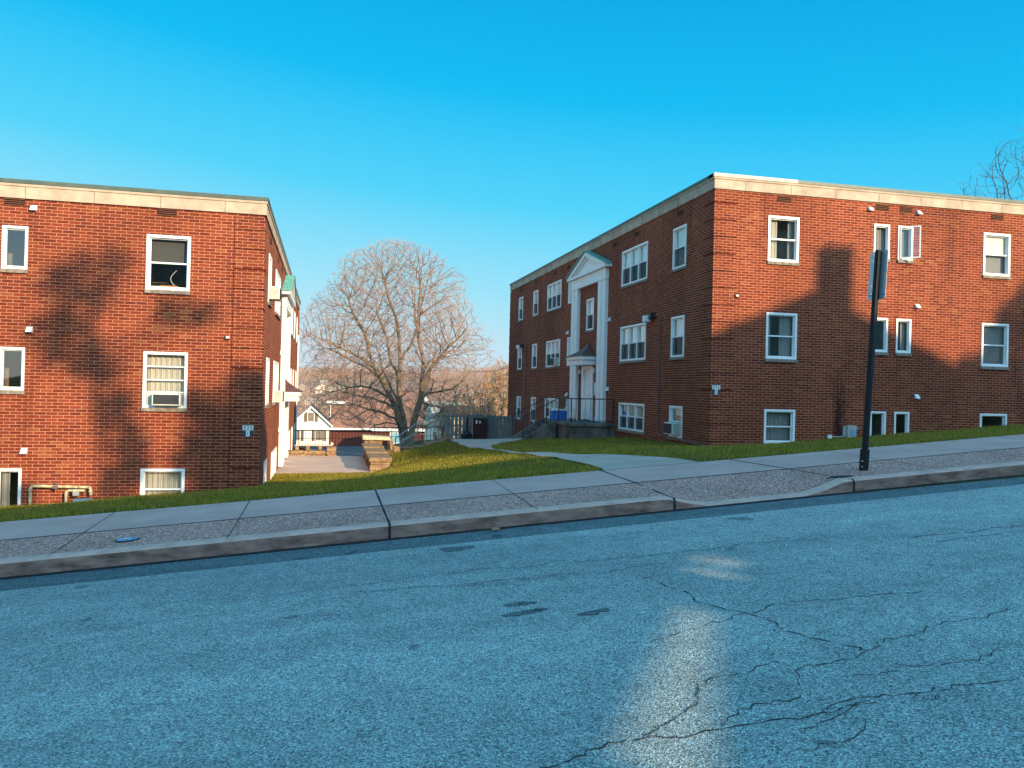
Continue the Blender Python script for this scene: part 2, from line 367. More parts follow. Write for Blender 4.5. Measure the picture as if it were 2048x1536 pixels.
def fbox(mb, F, u0, u1, z0, z1, d0, d1, m=None, uo=0):
    P = [F.P(u0, z0, d0), F.P(u1, z0, d0), F.P(u1, z0, d1), F.P(u0, z0, d1), F.P(u0, z1, d0), F.P(u1, z1, d0), F.P(u1, z1, d1), F.P(u0, z1, d1)]
    uu = [(u0, z0), (u1, z0), (u1+d1-d0, z0), (u0-d1+d0, z0), (u0, z1), (u1, z1), (u1+d1-d0, z1), (u0-d1+d0, z1)]
    mb.hexa(P, [(a+uo, b+20) for a, b in uu], m)
    # front face needs true u mapping
    k = len(mb.uv)
    fr = [(u0, z0), (u1, z0), (u1, z1), (u0, z1)]
    # face order: bottom, top, (0,1,5,4) back d0, side u1, (2,3,7,6) front d1, side u0
    mb.uv[k-8:k-4] = [(u1+uo, z0+20), (u0+uo, z0+20), (u0+uo, z1+20), (u1+uo, z1+20)]
def fquad(mb, F, u0, u1, z0, z1, d, m=None):
    if F.U.cross(Vector((0, 0, 1))).dot(F.N) < 0:
        mb.face([F.P(u0, z0, d), F.P(u0, z1, d), F.P(u1, z1, d), F.P(u1, z0, d)], [(u0, z0+20), (u0, z1+20), (u1, z1+20), (u1, z0+20)], m); return
    mb.face([F.P(u0, z0, d), F.P(u1, z0, d), F.P(u1, z1, d), F.P(u0, z1, d)], [(u0, z0+20), (u1, z0+20), (u1, z1+20), (u0, z1+20)], m)
def wall_sheet(mb, F, u0, u1, z0, z1, holes, d=0):
    us = sorted({u0, u1, *[h[0] for h in holes], *[h[1] for h in holes]}); zs = sorted({z0, z1, *[h[2] for h in holes], *[h[3] for h in holes]})
    us = [u for u in us if u0 <= u <= u1]; zs = [z for z in zs if z0 <= z <= z1]
    for a, b in zip(us[:-1], us[1:]):
        for c, e in zip(zs[:-1], zs[1:]):
            um, zm = (a+b)/2, (c+e)/2
            if any(h[0] < um < h[1] and h[2] < zm < h[3] for h in holes): continue
            fquad(mb, F, a, b, c, e, d)
    for h in holes:   # reveals
        a, b, c, e = h
        for q in (((a, c), (b, c)), ((b, c), (b, e)), ((b, e), (a, e)), ((a, e), (a, c))):
            (p0, q0), (p1, q1) = q
            mb.face([F.P(p0, q0, d), F.P(p1, q1, d), F.P(p1, q1, d-.12), F.P(p0, q0, d-.12)], [(p0+q0, q0+20), (p1+q1, q1+20), (p1+q1+.12, q1+20), (p0+q0+.12, q0+20)])

# ------------------------------------------------------------------ windows
def window(F, parent, u0, u1, z0, z1, kind='sash', n=1, back='blind', sill=True, open_sash=False, roomm='room', net=False):
    fr = MB(); w_ = .062 if u1-u0 > .6 else .052
    # outer casing, standing a little proud of the brick
    fbox(fr, F, u0, u0+w_, z0, z1, -.10, .022); fbox(fr, F, u1-w_, u1, z0, z1, -.10, .022)
    fbox(fr, F, u0+w_, u1-w_, z1-w_, z1, -.10, .020); fbox(fr, F, u0+w_, u1-w_, z0, z0+w_*.9, -.10, .020)
    a0, a1, b0, b1 = u0+w_, u1-w_, z0+w_*.9, z1-w_
    step = (a1-a0)/n; mull = .05; panes = []
    for i in range(n):
        p0 = a0+step*i+(mull/2 if i else 0); p1 = a0+step*(i+1)-(mull/2 if i < n-1 else 0)
        if i: fbox(fr, F, a0+step*i-mull/2, a0+step*i+mull/2, b0, b1, -.10, .014)
        s_ = .026; zm = b0+(b1-b0)*.5
        if kind == 'sash':
            fbox(fr, F, p0, p1, zm-.018, zm+.018, -.075, -.025)
            for (c, e, dd) in ((zm+.018, b1, -.05), (b0, zm-.018, -.065)):
                fbox(fr, F, p0, p0+s_, c, e, dd-.02, dd+.012); fbox(fr, F, p1-s_, p1, c, e, dd-.02, dd+.012)
                if c > zm: fbox(fr, F, p0+s_, p1-s_, e-s_, e, dd-.02, dd+.010)
                else: fbox(fr, F, p0+s_, p1-s_, c, c+s_, dd-.02, dd+.010)
                panes.append((p0+s_*.8, p1-s_*.8, c, e, dd-.006))
        elif kind == 'three':
            for f_ in (.27, .52, .78):
                pass
            for zz in (b0+(b1-b0)*.262, b0+(b1-b0)*.50, b0+(b1-b0)*.765): fbox(fr, F, p0, p1, zz-.012, zz+.012, -.075, -.03)
            panes.append((p0, p1, b0+(b1-b0)*.27, b1, -.055))
        else:
            fbox(fr, F, p0, p0+s_, b0, b1, -.07, -.03); fbox(fr, F, p1-s_, p1, b0, b1, -.07, -.03)
            fbox(fr, F, p0+s_, p1-s_, b1-s_, b1, -.07, -.032); fbox(fr, F, p0+s_, p1-s_, b0, b0+s_, -.07, -.032)
            panes.append((p0+s_*.8, p1-s_*.8, b0, b1, -.05))
    o = fr.build('window', M['vinyl'], parent)
    g = MB()
    for p in panes: fquad(g, F, *p)
    if not open_sash: g.build('pane', M['glass'], o)
    if net:
        q = MB(); fquad(q, F, a0, a1, b0, (b0+b1)/2-.01, -.018); q.build('insect_screen', M['netting'], o)
    if sill:
        s = MB(); fbox(s, F, u0-.015, u1+.015, z0-.085, z0-.002, -.10, .055); s.build('sill', M['sill'], o, bevel=.006)
    # what is behind the glass
    D = -.16; zm = (b0+b1)/2
    def sheet(nm, m, u_0, u_1, z_0, z_1, d=D, wav=0):
        q = MB()
        if wav:
            k = max(6, int((u_1-u_0)/.035))
            for i in range(k):
                ua, ub = u_0+(u_1-u_0)*i/k, u_0+(u_1-u_0)*(i+1)/k
                da, db = d+wav*math.sin(ua*55+u0*7), d+wav*math.sin(ub*55+u0*7)
                q.face([F.P(ua, z_0, da), F.P(ub, z_0, db), F.P(ub, z_1, db), F.P(ua, z_1, da)])
        else: fquad(q, F, u_0, u_1, z_0, z_1, d)
        q.build(nm, m, o)
    if back == 'blind': sheet('roller_blind', M['blind'], a0, a1, zm-.02, b1, d=-.108)
    elif back == 'blindfull': sheet('roller_blind', M['blind'], a0, a1, b0, b1, d=-.108)
    elif back == 'blindshort': sheet('roller_blind', M['blind'], a0, a1, b1-(b1-b0)*.28, b1)
    elif back == 'curtain': sheet('curtain', M['curtain'], a0, a1, b0, b1, wav=.015)
    elif back == 'curtaingrey': sheet('curtain', M['curtaingrey'], a0, a1, b0, b1, wav=.015)
    elif back == 'part': sheet('curtain', M['curtain'], a0, a0+(a1-a0)*.38, b0, b1, wav=.015); sheet('curtain', M['curtaingrey'], a0+(a1-a0)*.8, a1, b0, b1, wav=.012, d=D-.02)
    elif back == 'sides':
        sheet('curtain', M['curtaingrey'], a0, a0+(a1-a0)*.2, b0, b1, wav=.012); sheet('curtain', M['curtaingrey'], a1-(a1-a0)*.45, a1, b0, b1, wav=.015)
    elif back == 'screen': sheet('insect_screen', M['screen'], a0, a1, zm, b1)
    elif back == 'blindscreen': sheet('roller_blind', M['blind'], a0, a1, zm, b1, d=-.108); sheet('insect_screen', M['curtaingrey'], a0, a1, b0, zm-.01)
    r = MB(); dd = -1.1
    e0, e1, f0, f1 = u0-.25, u1+.25, z0-.3, z1+.2
    fquad(r, F, e0, e1, f0, f1, dd)
    for (p, q) in (((e0, f0), (e1, f0)), ((e1, f0), (e1, f1)), ((e1, f1), (e0, f1)), ((e0, f1), (e0, f0))):
        r.face([F.P(p[0], p[1], -.13), F.P(q[0], q[1], -.13), F.P(q[0], q[1], dd), F.P(p[0], p[1], dd)])
    r.build('room_interior', M[roomm], o)
    return o

def hood(F, u, z, parent, s=.12):
    mb = MB(); h = s/2
    P = [F.P(u-h, z-h, .0), F.P(u+h, z-h, .0), F.P(u+h, z-h, .11), F.P(u-h, z-h, .11), F.P(u-h, z+h, .0), F.P(u+h, z+h, .0), F.P(u+h, z+h*.6, .035), F.P(u-h, z+h*.6, .035)]
    mb.hexa(P); return mb.build('vent_hood', M['white'], parent)
def louvre(F, u, z, parent, w_=.41, h=.17):
    mb = MB(); fquad(mb, F, u, u+w_, z-h, z, .004, M['dark'])
    for i in range(4):
        zz = z-h*(.12+.25*i); fbox(mb, F, u, u+w_, zz-.012, zz, .005, .020, M['brickplain'])
    return mb.build('louvre_vent', None, parent)

# ------------------------------------------------------------------ apartment buildings
def building(name, cx, y0, sx, zo, length, label):
    """cx court corner x, y0 street face, sx +1 the building lies to the right of the court; zo height offset of its storeys"""
    B = empty(name, (cx, y0, -2.5+zo*.5), label, 'apartment building')
    FS = Fr((cx, y0, 0), (sx, 0, 0), (0, -1, 0)); FC = Fr((cx, y0, 0), (0, 1, 0), (-sx, 0, 0))
    ztop = 5.40+zo; zb = -4.6 if zo < -1 else -3.4
    T = [4.80+zo, 2.21+zo, -.38+zo]
    H = [1.22, 1.24, .92]
    LEN = 24.1
    hs_, hc = [], []
    right = sx > 0
    cfgS = []
    for r in range(3):
        for (a, b, nar) in ((1.56, 2.48, 0), (4.79, 5.29, 1), (5.56, 6.04, 1), (8.38, 9.30, 0), (12.6, 13.5, 0)):
            if b > length-1: continue
            if not right and nar: a, b = a+.05, b+.05
            if not right and a > 5.5 and nar: continue
            hh = (.95 if r < 2 else .92) if nar else H[r]
            if nar and r < 2 and not right: hh = .92
            cfgS.append((r, a, b, T[r]-hh, T[r], nar)); hs_.append((a, b, T[r]-hh, T[r]))
    cfgC = []
    # (a,b,n)
    for r in range(3):
        for (a, b, n) in ((1.68, 2.56, 1), (4.50, 6.76, 3), (12.62, 13.06, 0), (14.15, 16.38, 3), (18.08, 18.98, 1), (21.15, 22.05, 1)):
            hh = (1.20, 1.18, .90)[r] if n != 0 else (1.18, 1.2, 1.1)[r]
            if r == 2 and a > 17: hh = 1.18
            cfgC.append((r, a, b, T[r]-hh, T[r], n)); hc.append((a, b, T[r]-hh, T[r]))
    cwin = (9.70, 10.56, 2.33+zo, 3.54+zo); hc.append(cwin)
    door = (9.56, 10.86, -1.13+zo, .95+zo); hc.append(door)
    wl = MB()
    wall_sheet(wl, FS, 0, length, zb, ztop, hs_); wall_sheet(wl, FC, 0, LEN, zb, ztop, hc)
    # rear and far side, roof slab
    FB = Fr((cx, y0+LEN, 0), (sx, 0, 0), (0, 1, 0)); FO = Fr((cx+sx*length, y0, 0), (0, 1, 0), (sx, 0, 0))
    fquad(wl, FB, 0, length, zb, ztop, 0); fquad(wl, FO, 0, LEN, zb, ztop, 0)
    wl.build('brick_wall', M['brick'], B)
    rf = MB(); rf.face([(cx, y0, ztop+.2), (cx+sx*length, y0, ztop+.2), (cx+sx*length, y0+LEN, ztop+.2), (cx, y0+LEN, ztop+.2)]); rf.build('flat_roof', M['darkroof'], B)
    # quoins: five courses proud, one course back
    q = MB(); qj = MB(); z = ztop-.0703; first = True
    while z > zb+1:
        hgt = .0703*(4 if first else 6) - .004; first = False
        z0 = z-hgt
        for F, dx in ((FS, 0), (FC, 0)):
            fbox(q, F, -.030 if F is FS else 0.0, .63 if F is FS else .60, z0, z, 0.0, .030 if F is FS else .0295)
            fbox(qj, F, -.004 if F is FS else .0, .63 if F is FS else .60, z0-.016, z0-.003, 0.0, .005)  # dark strips paint in the shadow gap below and beside each block
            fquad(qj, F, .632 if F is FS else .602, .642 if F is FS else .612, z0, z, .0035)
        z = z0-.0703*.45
    q2 = MB()
    for ff in (FC,):
        z = ztop-.08
        while z > zb+1:
            fbox(q2, ff, LEN-.55, LEN+.02, z-.42, z, 0, .03); z -= .47
    qo = q.build('brick_quoin', M['brick'], B); qj.build('quoin_shade_strip', M['qshade'], qo); q2.build('brick_quoin', M['brick'], B)
    # cornice
    c = MB()
    for F, L in ((FS, length), (FC, LEN)):
        s0 = -.045 if F is FS else 0
        fbox(c, F, s0, L, ztop-.005, ztop+.25, -.2, .045 if F is FS else .043)
        fbox(c, F, s0-.02 if F is FS else 0, L, ztop+.25, ztop+.305, -.2, .066 if F is FS else .064)
    co = c.build('stone_cornice', M['stone'], B)
    jn = MB()
    for F, L in ((FS, length), (FC, LEN)):
        u = .85
        while u < L: fbox(jn, F, u, u+.008, ztop, ztop+.25, .04, .0475); u += 1.35
    jn.build('cornice_joint', M['joint'], co)
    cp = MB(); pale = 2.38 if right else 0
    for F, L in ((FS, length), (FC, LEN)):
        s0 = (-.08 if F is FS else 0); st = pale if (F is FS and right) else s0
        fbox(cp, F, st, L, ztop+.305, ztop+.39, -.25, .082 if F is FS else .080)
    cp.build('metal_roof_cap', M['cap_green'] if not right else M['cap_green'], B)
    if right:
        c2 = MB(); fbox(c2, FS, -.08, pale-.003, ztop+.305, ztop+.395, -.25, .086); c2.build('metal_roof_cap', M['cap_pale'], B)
    # louvres, hoods
    for u in ((1.82, 4.84, 5.61, 8.64, 12.8) if right else (1.87, 4.92)):
        if u < length-.5: louvre(FS, u, ztop-.05 if right else ztop-.0, B)
    for u in (1.95, 5.3, 7.4, 13, 15, 18.3, 21.4): louvre(FC, u, ztop-.12, B, .41, .16)
    for (u, z) in (((4.66, 5.20), (6.21, 5.21), (6.22, 2.59), (6.26, .06)) if right else ((4.74, 3.63), (4.76, 1.02), (4.80, -1.58))):
        hood(FS, u, z, B)
    for (u, z) in ((7.88, 2.57), (7.93, .08), (12.96, -.18), (13.02, 2.42)): hood(FC, u, z+zo, B, .15)
    # windows in the street face
    backs = {True: {(0, 0): 'part', (0, 1): 'curtaingrey', (0, 2): 'curtaingrey', (0, 3): 'blindscreen', (1, 0): 'sides', (1, 1): 'dark', (1, 2): 'sides', (1, 3): 'curtaingrey', (2, 0): 'curtaingrey', (2, 1): 'dark', (2, 2): 'dark', (2, 3): 'dark'},
             False: {(0, 0): 'screen', (0, 1): 'dark', (1, 0): 'curtain', (1, 1): 'dark', (2, 0): 'curtain', (2, 1): 'sides'}}[right]
    cnt = {}
    for (r, a, b, z0, z1, nar) in cfgS:
        i = cnt.get(r, 0); cnt[r] = i+1
        kd = 'fixed' if nar else ('three' if (not right and r == 1 and i == 0) else 'sash')
        wo = window(FS, B, a, b, z0, z1, kd, 1, backs.get((r, i), 'dark'), sill=not (r == 2), roomm='lightroom' if (right and r == 0 and not nar) else 'room')
        if right and r == 0 and i == 2:   # the casement that stands open
            s = MB(); s2 = MB(); ang = math.radians(38); a0, a1 = a+.05, b-.05
            O2 = Vector(FS.P(a1-.01, 0, .03)); U2 = Vector((-math.cos(ang), -math.sin(ang), 0)); 
            O2 = Vector(FS.P(a0+.01, 0, .03)); U2 = Vector((math.cos(ang)*.98, -math.sin(ang), 0)); N2 = Vector((-math.sin(ang), -math.cos(ang), 0))
            F2 = Fr(O2, U2, N2); W = .52
            for (p, q_, c_, e_) in ((0, .035, z0+.03, z1-.03), (W-.035, W, z0+.03, z1-.03), (.035, W-.035, z0+.03, z0+.065), (.035, W-.035, z1-.065, z1-.03)):
                fbox(s, F2, p, q_, c_, e_, 0, .03)
            so_ = s.build('open_sash', M['vinyl'], wo); fquad(s2, F2, .03, W-.03, z0+.06, z1-.06, .015); s2.build('pane', M['glass'], wo)
    bc = {(0, 0): 'blindfull', (0, 1): 'blind', (0, 3): 'blind', (1, 0): 'blind', (1, 1): 'blind', (1, 3): 'blind', (2, 0): 'blindshort', (2, 1): 'curtain', (2, 3): 'curtain'}
    cnt = {}
    for (r, a, b, z0, z1, n) in cfgC:
        i = cnt.get(r, 0); cnt[r] = i+1
        window(FC, B, a, b, z0, z1, 'sash' if n else 'fixed', max(1, n), bc.get((r, i), 'blindshort' if n else 'blindfull'), sill=n > 0, net=n > 0)
    window(FC, B, *cwin[:2], cwin[2], cwin[3], 'sash', 1, 'blind', net=True)
    # colossal pilasters and pediment
    zl = -1.14+zo
    for (a, b) in ((8.12, 8.93), (11.42, 12.22)):
        p = MB(); m_ = (a+b)/2
        fbox(p, FC, a, a+.36, zl, 4.05+zo, 0, .13); fbox(p, FC, b-.36, b, zl, 4.05+zo, 0, .13); fbox(p, FC, a+.36, b-.36, zl, 4.05+zo, 0, .06)
        fbox(p, FC, a-.03, b+.03, zl, zl+.16, 0, .155)
        p.build('pilaster', M['white'], B, bevel=.006)
    e = MB(); fbox(e, FC, 8.08, 12.26, 4.05+zo, 4.46+zo, 0, .15); e.build('entablature', M['white'], B, bevel=.006)
    pz = 4.46+zo; a, b, ap = 7.80, 12.50, 5.33+zo
    pd = MB(); fbox(pd, FC, a, b, pz, pz+.11, 0, .26); m_ = (a+b)/2
    tr = [FC.P(a+.2, pz+.11, .12), FC.P(b-.2, pz+.11, .12), FC.P(m_, ap-.16, .12)]; pd.face(tr)
    for (p0, q0, p1, q1) in ((a, pz+.11, m_, ap), (b, pz+.11, m_, ap)):
        th = .14; dz = .0
        P = [FC.P(p0, q0, 0), FC.P(p1, q1-th, 0), FC.P(p1, q1-th, .26), FC.P(p0, q0, .26), FC.P(p0, q0+.012, 0), FC.P(p1, q1, 0), FC.P(p1, q1, .26), FC.P(p0, q0+.012, .26)]
        sg = 1 if p0 < p1 else -1
        P[0] = FC.P(p0+sg*.5, q0, 0); P[3] = FC.P(p0+sg*.5, q0, .26)
        pd.hexa(P)
        # inner moulding
        P = [FC.P(p0+sg*.62, q0+.0, .12), FC.P(p1, q1-th-.10, .12), FC.P(p1, q1-th-.10, .19), FC.P(p0+sg*.62, q0, .19), FC.P(p0+sg*.48, q0+.002, .12), FC.P(p1, q1-th-.01, .12), FC.P(p1, q1-th-.01, .19), FC.P(p0+sg*.48, q0+.002, .19)]
        pd.hexa(P)
    pdo = pd.build('pediment', M['white'], B)
    vg = MB(); th = .035
    for (p0, p1) in ((a-.06, m_), (b+.06, m_)):
        q0 = pz+.115; q1 = ap+.012
        P = [FC.P(p0, q0, 0), FC.P(p1, q1, 0), FC.P(p1, q1, .31), FC.P(p0, q0, .31), FC.P(p0, q0+th, 0), FC.P(p1, q1+th, 0), FC.P(p1, q1+th, .31), FC.P(p0, q0+th, .31)]
        vg.hexa(P)
        for i in range(9):
            t = (i+.3)/9; uu = p0+(p1-p0)*t; qq = q0+(q1-q0)*t+th
            vg.bar(FC.P(uu, qq, .02), FC.P(uu, qq, .31), .018, 4); vg.bar(FC.P(uu, qq, .25), FC.P(uu, qq+.06, .31), .022, 4, .01)
    vg.build('copper_roofing', M['verdigris'], pdo)
    # door, surround, canopy
    a, b = 9.56, 10.86
    d = MB(); fbox(d, FC, a, a+.19, zl, .95+zo, -.10, .07); fbox(d, FC, b-.19, b, zl, .95+zo, -.10, .07); fbox(d, FC, a+.19, b-.19, .84+zo, .95+zo, -.10, .068)
    dfo = d.build('door_surround', M['white'], B, bevel=.005)
    d = MB(); fbox(d, FC, a+.19, b-.19, zl+.02, .84+zo, -.09, -.03)
    for (zz0, zz1) in ((zl+.2, -.35+zo), (-.2+zo, .68+zo)): fbox(d, FC, a+.32, b-.32, zz0, zz1, -.03, -.018)
    do = d.build('door', M['white'], B, bevel=.004)
    hd = MB(); hd.tube([FC.P(a+.30, -.12+zo, -.03), FC.P(a+.30, -.12+zo, .03), FC.P(a+.30, -.30+zo, .03), FC.P(a+.30, -.30+zo, -.03)], .012, 5); hd.build('handle', M['iron'], do)
    ca, cb, pr = 9.28, 11.12, .62
    c = MB(); fbox(c, FC, ca, cb, 1.16+zo, 1.30+zo, 0, pr); fbox(c, FC, ca+.07, cb-.07, .97+zo, 1.16+zo, 0, pr-.07)
    cn = c.build('door_canopy', M['white'], B, bevel=.006)
    r = MB(); N_ = 7; mid = (ca+cb)/2; prev = None
    for i in range(N_+1):
        t = i/N_; k = (1-t)**1.9   # concave sweep
        zz = 1.30+zo+.56*t; hw = (cb-ca)/2*k+.03; dp = (pr+.02)*k+.04
        ring = [FC.P(mid-hw-.02*(1-t), zz, .0), FC.P(mid-hw-.02*(1-t), zz, dp), FC.P(mid+hw+.02*(1-t), zz, dp), FC.P(mid+hw+.02*(1-t), zz, .0)]
        if prev:
            for j in range(3): r.face([prev[j], prev[j+1], ring[j+1], ring[j]])
        prev = ring
    r.face(prev); r.build('canopy_roof', M['canopy'], cn)
    for uu in (9.36, 11.06):
        l_ = MB(); l_.bar(FC.P(uu, .78+zo, .0), FC.P(uu, .78+zo, .08), .02, 5); l_.bar(FC.P(uu, .66+zo, .08), FC.P(uu, .83+zo, .08), .045, 8, .03); l_.build('wall_lantern', M['white'], B)
    return B, FS, FC

RX, RY, LX, LY, ZO = 9.85, 19.5, -1.46, 19.2, -1.58
RB, RS, RC = building('apartment_building', RX, RY, 1, 0, 13.2, 'red brick apartment building numbered 325 2 with a chimney shadow on its street wall')
LB, LS, LC = building('apartment_building', LX, LY, -1, ZO, 7.3, 'red brick apartment building numbered 325 1 with gas pipes low on its street wall')

# ------------------------------------------------------------------ ground
gx = [-60, -20, -1.46, 1.5, 2.4, 3.5, 5, 7, 9.85, 20, 70]
gy = [10.8, 15, 19.3, 23, 26, 30, 34, 42, 46, 60, 90, 140]
def S0(x): return -1.437+.08*x
fall = [0, .42, .83, 1.1, 1.25, 1.4, 1.65, 2.2, 2.6, 4.2, 8, 13]
tab = []
court = {15: (-1.97, -1.70, -1.60, -1.45, -1.28, -1.13, -1.03), 19.3: (-2.41, -2.12, -1.95, -1.75, -1.55, -1.44, -1.46), 23: (-2.70, -2.52, -2.30, -2.00, -1.72, -1.58, -1.51),
         26: (-2.80, -2.80, -2.50, -2.20, -1.92, -1.75, -1.58), 30: (-2.80, -2.80, -2.60, -2.38, -2.10, -1.91, -1.78), 34: (-3.0, -2.98, -2.9, -2.6, -2.33, -2.2, -2.15),
         42: (-3.2, -3.2, -3.15, -3.0, -2.76, -2.76, -2.76)}
for j, y in enumerate(gy):
    row = []
    for i, x in enumerate(gx):
        if y in court and 2 <= i <= 8: row.append(court[y][i-2])
        elif y == 10.8: row.append(S0(x))
        elif y <= 26: row.append(max(S0(x), -6)-fall[j] if x > 9.9 or x < -1.5 else S0(x)-fall[j])
        else: row.append(S0(max(min(x, 20), -10))-fall[j])
    tab.append(row)
def _interp(xs, v):
    if v <= xs[0]: return 0, 0.
    if v >= xs[-1]: return len(xs)-2, 1.
    for i in range(len(xs)-1):
        if xs[i] <= v <= xs[i+1]: return i, (v-xs[i])/(xs[i+1]-xs[i])
def hill(x, y):
    a = math.atan2(x, y)
    base = np.interp(y, [140, 230, 330, 460, 620, 820, 1100], [-14.5, -21, -18, -10, -1, 5, 3])
    n = 3.0*math.sin(x*.011+1.3)+2.2*math.sin(x*.027+y*.006)+1.6*math.sin(y*.021+x*.009+2)
    n *= min(1, max(0, (y-230)/300))
    base += max(0, (a-.16))*min(1, max(0, (y-200)/400))*110
    return float(base+n)
def E(x, y):
    t = y-.02*x
    if t < 10.8:
        if t > -5.2: return .08*x-1.75
        return .08*x-1.5+min(4.0, .10*(-5.2-t))
    if y > 140: return hill(x, y) if y > 145 else -14.5
    i, a = _interp(gx, x); y_ = y-.02*x*(max(0, 19-y)/8.2 if y < 19 else 0)
    j, b = _interp(gy, y_)
    z = (tab[j][i]*(1-a)+tab[j][i+1]*a)*(1-b)+(tab[j+1][i]*(1-a)+tab[j+1][i+1]*a)*b
    if y > 15: z += .025*math.sin(x*1.7+y*.9)*math.sin(y*1.1-x*.6)*(0 if (x < 1.7 and 25 < y < 32) else 1)
    return z
def on_ground(px, py, lo=8, hi=80):
    d = ray(px, py); y = lo
    while y < hi:
        p = d*(y/d[1])
        if p[2] < E(p[0], y): return p
        y += .05
    return d*(hi/d[1])

def heights(xs, ys, name, m, f=E, cut=None):
    V = []; Fa = []
    for y in ys:
        for x in xs: V.append((x, y, f(x, y)))
    n = len(xs)
    for j in range(len(ys)-1):
        for i in range(n-1):
            if cut and cut((xs[i]+xs[i+1])/2, (ys[j]+ys[j+1])/2): continue
            Fa.append((j*n+i, j*n+i+1, (j+1)*n+i+1, (j+1)*n+i))
    me = bpy.data.meshes.new(name); me.from_pydata(V, [], Fa); me.materials.append(m)
    me.polygons.foreach_set('use_smooth', [True]*len(Fa)); o = bpy.data.objects.new(name, me); COL.objects.link(o)
    return tag(o, kind='structure')
def fr(a, b, s): return list(np.arange(a, b, s))
xs = [-400, -250, -150, -100]+fr(-60, -12, 4)+fr(-12, 22, .4)+fr(22, 70, 4)+[80, 110, 160, 250, 400]
ys = [-120, -80, -60, -40, -25, -18, -12, -8, -6, -5.2, -5.1, 0, 6, 9.5]+[10.5]+fr(10.8, 36, .35)+fr(36, 60, 1.0)+fr(60, 146, 6)
def Eg(x, y):
    if 9 < y-.02*x < 10.79: return S0(x)-.12
    return E(x, y)
heights(xs, ys, 'ground', M['lawn'], Eg)
heights(fr(-500, 1200, 22), [145]+fr(160, 1150, 16), 'hills', M['wood_far'], lambda x, y: hill(x, y) if y > 146 else -14.6)

# street cross-section -------------------------------------------------
def st(x, t, z): return (x, t+.02*x, .08*x+z)
XS = fr(-70, -8, 3)+fr(-8, 14, .25)+fr(14, 110, 3)
def strip(name, profs, mats, xs=XS, dz=None):
    """profs: list of (t,z) or callables of x"""
    mb = MB()
    for a, b in zip(xs[:-1], xs[1:]):
        for k in range(len(profs)-1):
            p0 = profs[k](a) if callable(profs[k]) else profs[k]; p1 = profs[k](b) if callable(profs[k]) else profs[k]
            q0 = profs[k+1](a) if callable(profs[k+1]) else profs[k+1]; q1 = profs[k+1](b) if callable(profs[k+1]) else profs[k+1]
            mb.face([st(a, *p0), st(b, *p1), st(b, *q1), st(a, *q0)], m=mats[k])
    return tag(mb.build(name), kind='structure')
def rz(t): return -1.6-.0018*t
strip('road', [(-3.2, rz(-3.2)), (7.72, rz(7.72))], [M['asphalt']])
strip('gutter', [(7.70, rz(7.70)-.012), (8.32, rz(8.3)-.004)], [M['gutter']])
def kh(x):
    lo = -1.592; hi = -1.470
    s = lambda a, b: min(1, max(0, (x-a)/(b-a)))
    sm = lambda v: v*v*(3-2*v)
    k = sm(s(3.70, 4.25))*(1-sm(s(5.55, 6.05)))
    return hi+(lo-hi)*k
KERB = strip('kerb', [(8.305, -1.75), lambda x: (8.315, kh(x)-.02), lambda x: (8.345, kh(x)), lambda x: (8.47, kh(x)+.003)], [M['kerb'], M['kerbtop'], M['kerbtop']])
AGG = strip('pavement_verge', [lambda x: (8.47, kh(x)+.003), lambda x: (8.8, kh(x)*.65+(-1.462)*.35), (9.5, -1.455)], [M['aggregate']]*2)
SW = strip('pavement', [(9.5, -1.455), (10.82, -1.437), (10.825, -1.6)], [M['concrete']]*2)
strip('far_pavement', [(-3.2, -1.6), (-3.25, -1.45), (-5.3, -1.44)], [M['concrete']]*2)
j = MB()
def dk(t, x, lift=.0035):
    if t < 8.34: return None
    if t < 8.47: z = kh(x)+.0
    elif t < 8.8: z = kh(x)+(t-8.47)/.33*((kh(x)*.65-1.462*.35)-kh(x))
    elif t < 9.5: z0 = kh(x)*.65-1.462*.35; z = z0+(t-8.8)/.7*(-1.455-z0)
    else: z = -1.455+(t-9.5)/1.32*.018
    return z+lift
for x in [-11.97, -10.39, -8.81, -7.23, -5.65, -4.07, -2.49, -.91, .67, 2.25, 3.83, 6.0, 7.5, 9.05, 10.6, 12.2, 13.8]:
    wd = .022 if x in (.67, 3.83, 6.0) else .009
    ts = [8.345, 8.47, 8.8, 9.1, 9.5, 10, 10.82]
    sk = .12 if x == 6.0 else 0
    for a, b in zip(ts[:-1], ts[1:]):
        o1 = wd/2*(1+.3*math.sin(a*9+x)); o2 = wd/2*(1+.3*math.sin(b*9+x))
        xa, xb = x+sk*(9.5-a), x+sk*(9.5-b)
        j.face([st(xa-o1, a, dk(a, x)), st(xa+o1, a, dk(a, x)), st(xb+o2, b, dk(b-1e-6, x)), st(xb-o2, b, dk(b-1e-6, x))])
    if wd > .02:
        xk = x+sk*1.15; zt = kh(xk)
        j.face([st(xk-.015, 8.302, -1.7), st(xk+.015, 8.302, -1.7), st(xk+.012, 8.312, zt-.02), st(xk-.012, 8.312, zt-.02)])
        j.face([st(xk-.012, 8.312, zt-.017), st(xk+.012, 8.312, zt-.017), st(xk+.012, 8.345, zt+.004), st(xk-.012, 8.345, zt+.004)])
for a, b in zip(XS[:-1], XS[1:]):
    j.face([st(a, 9.488, -1.4515), st(b, 9.488, -1.4515), st(b, 9.512, -1.4510), st(a, 9.512, -1.4510)])
    j.face([st(a, 8.24, rz(8.3)+.002), st(b, 8.24, rz(8.3)+.002), st(b, 8.31, rz(8.3)+.003), st(a, 8.31, rz(8.3)+.003)])
tag(j.build('pavement_joint', M['joint'], SW))
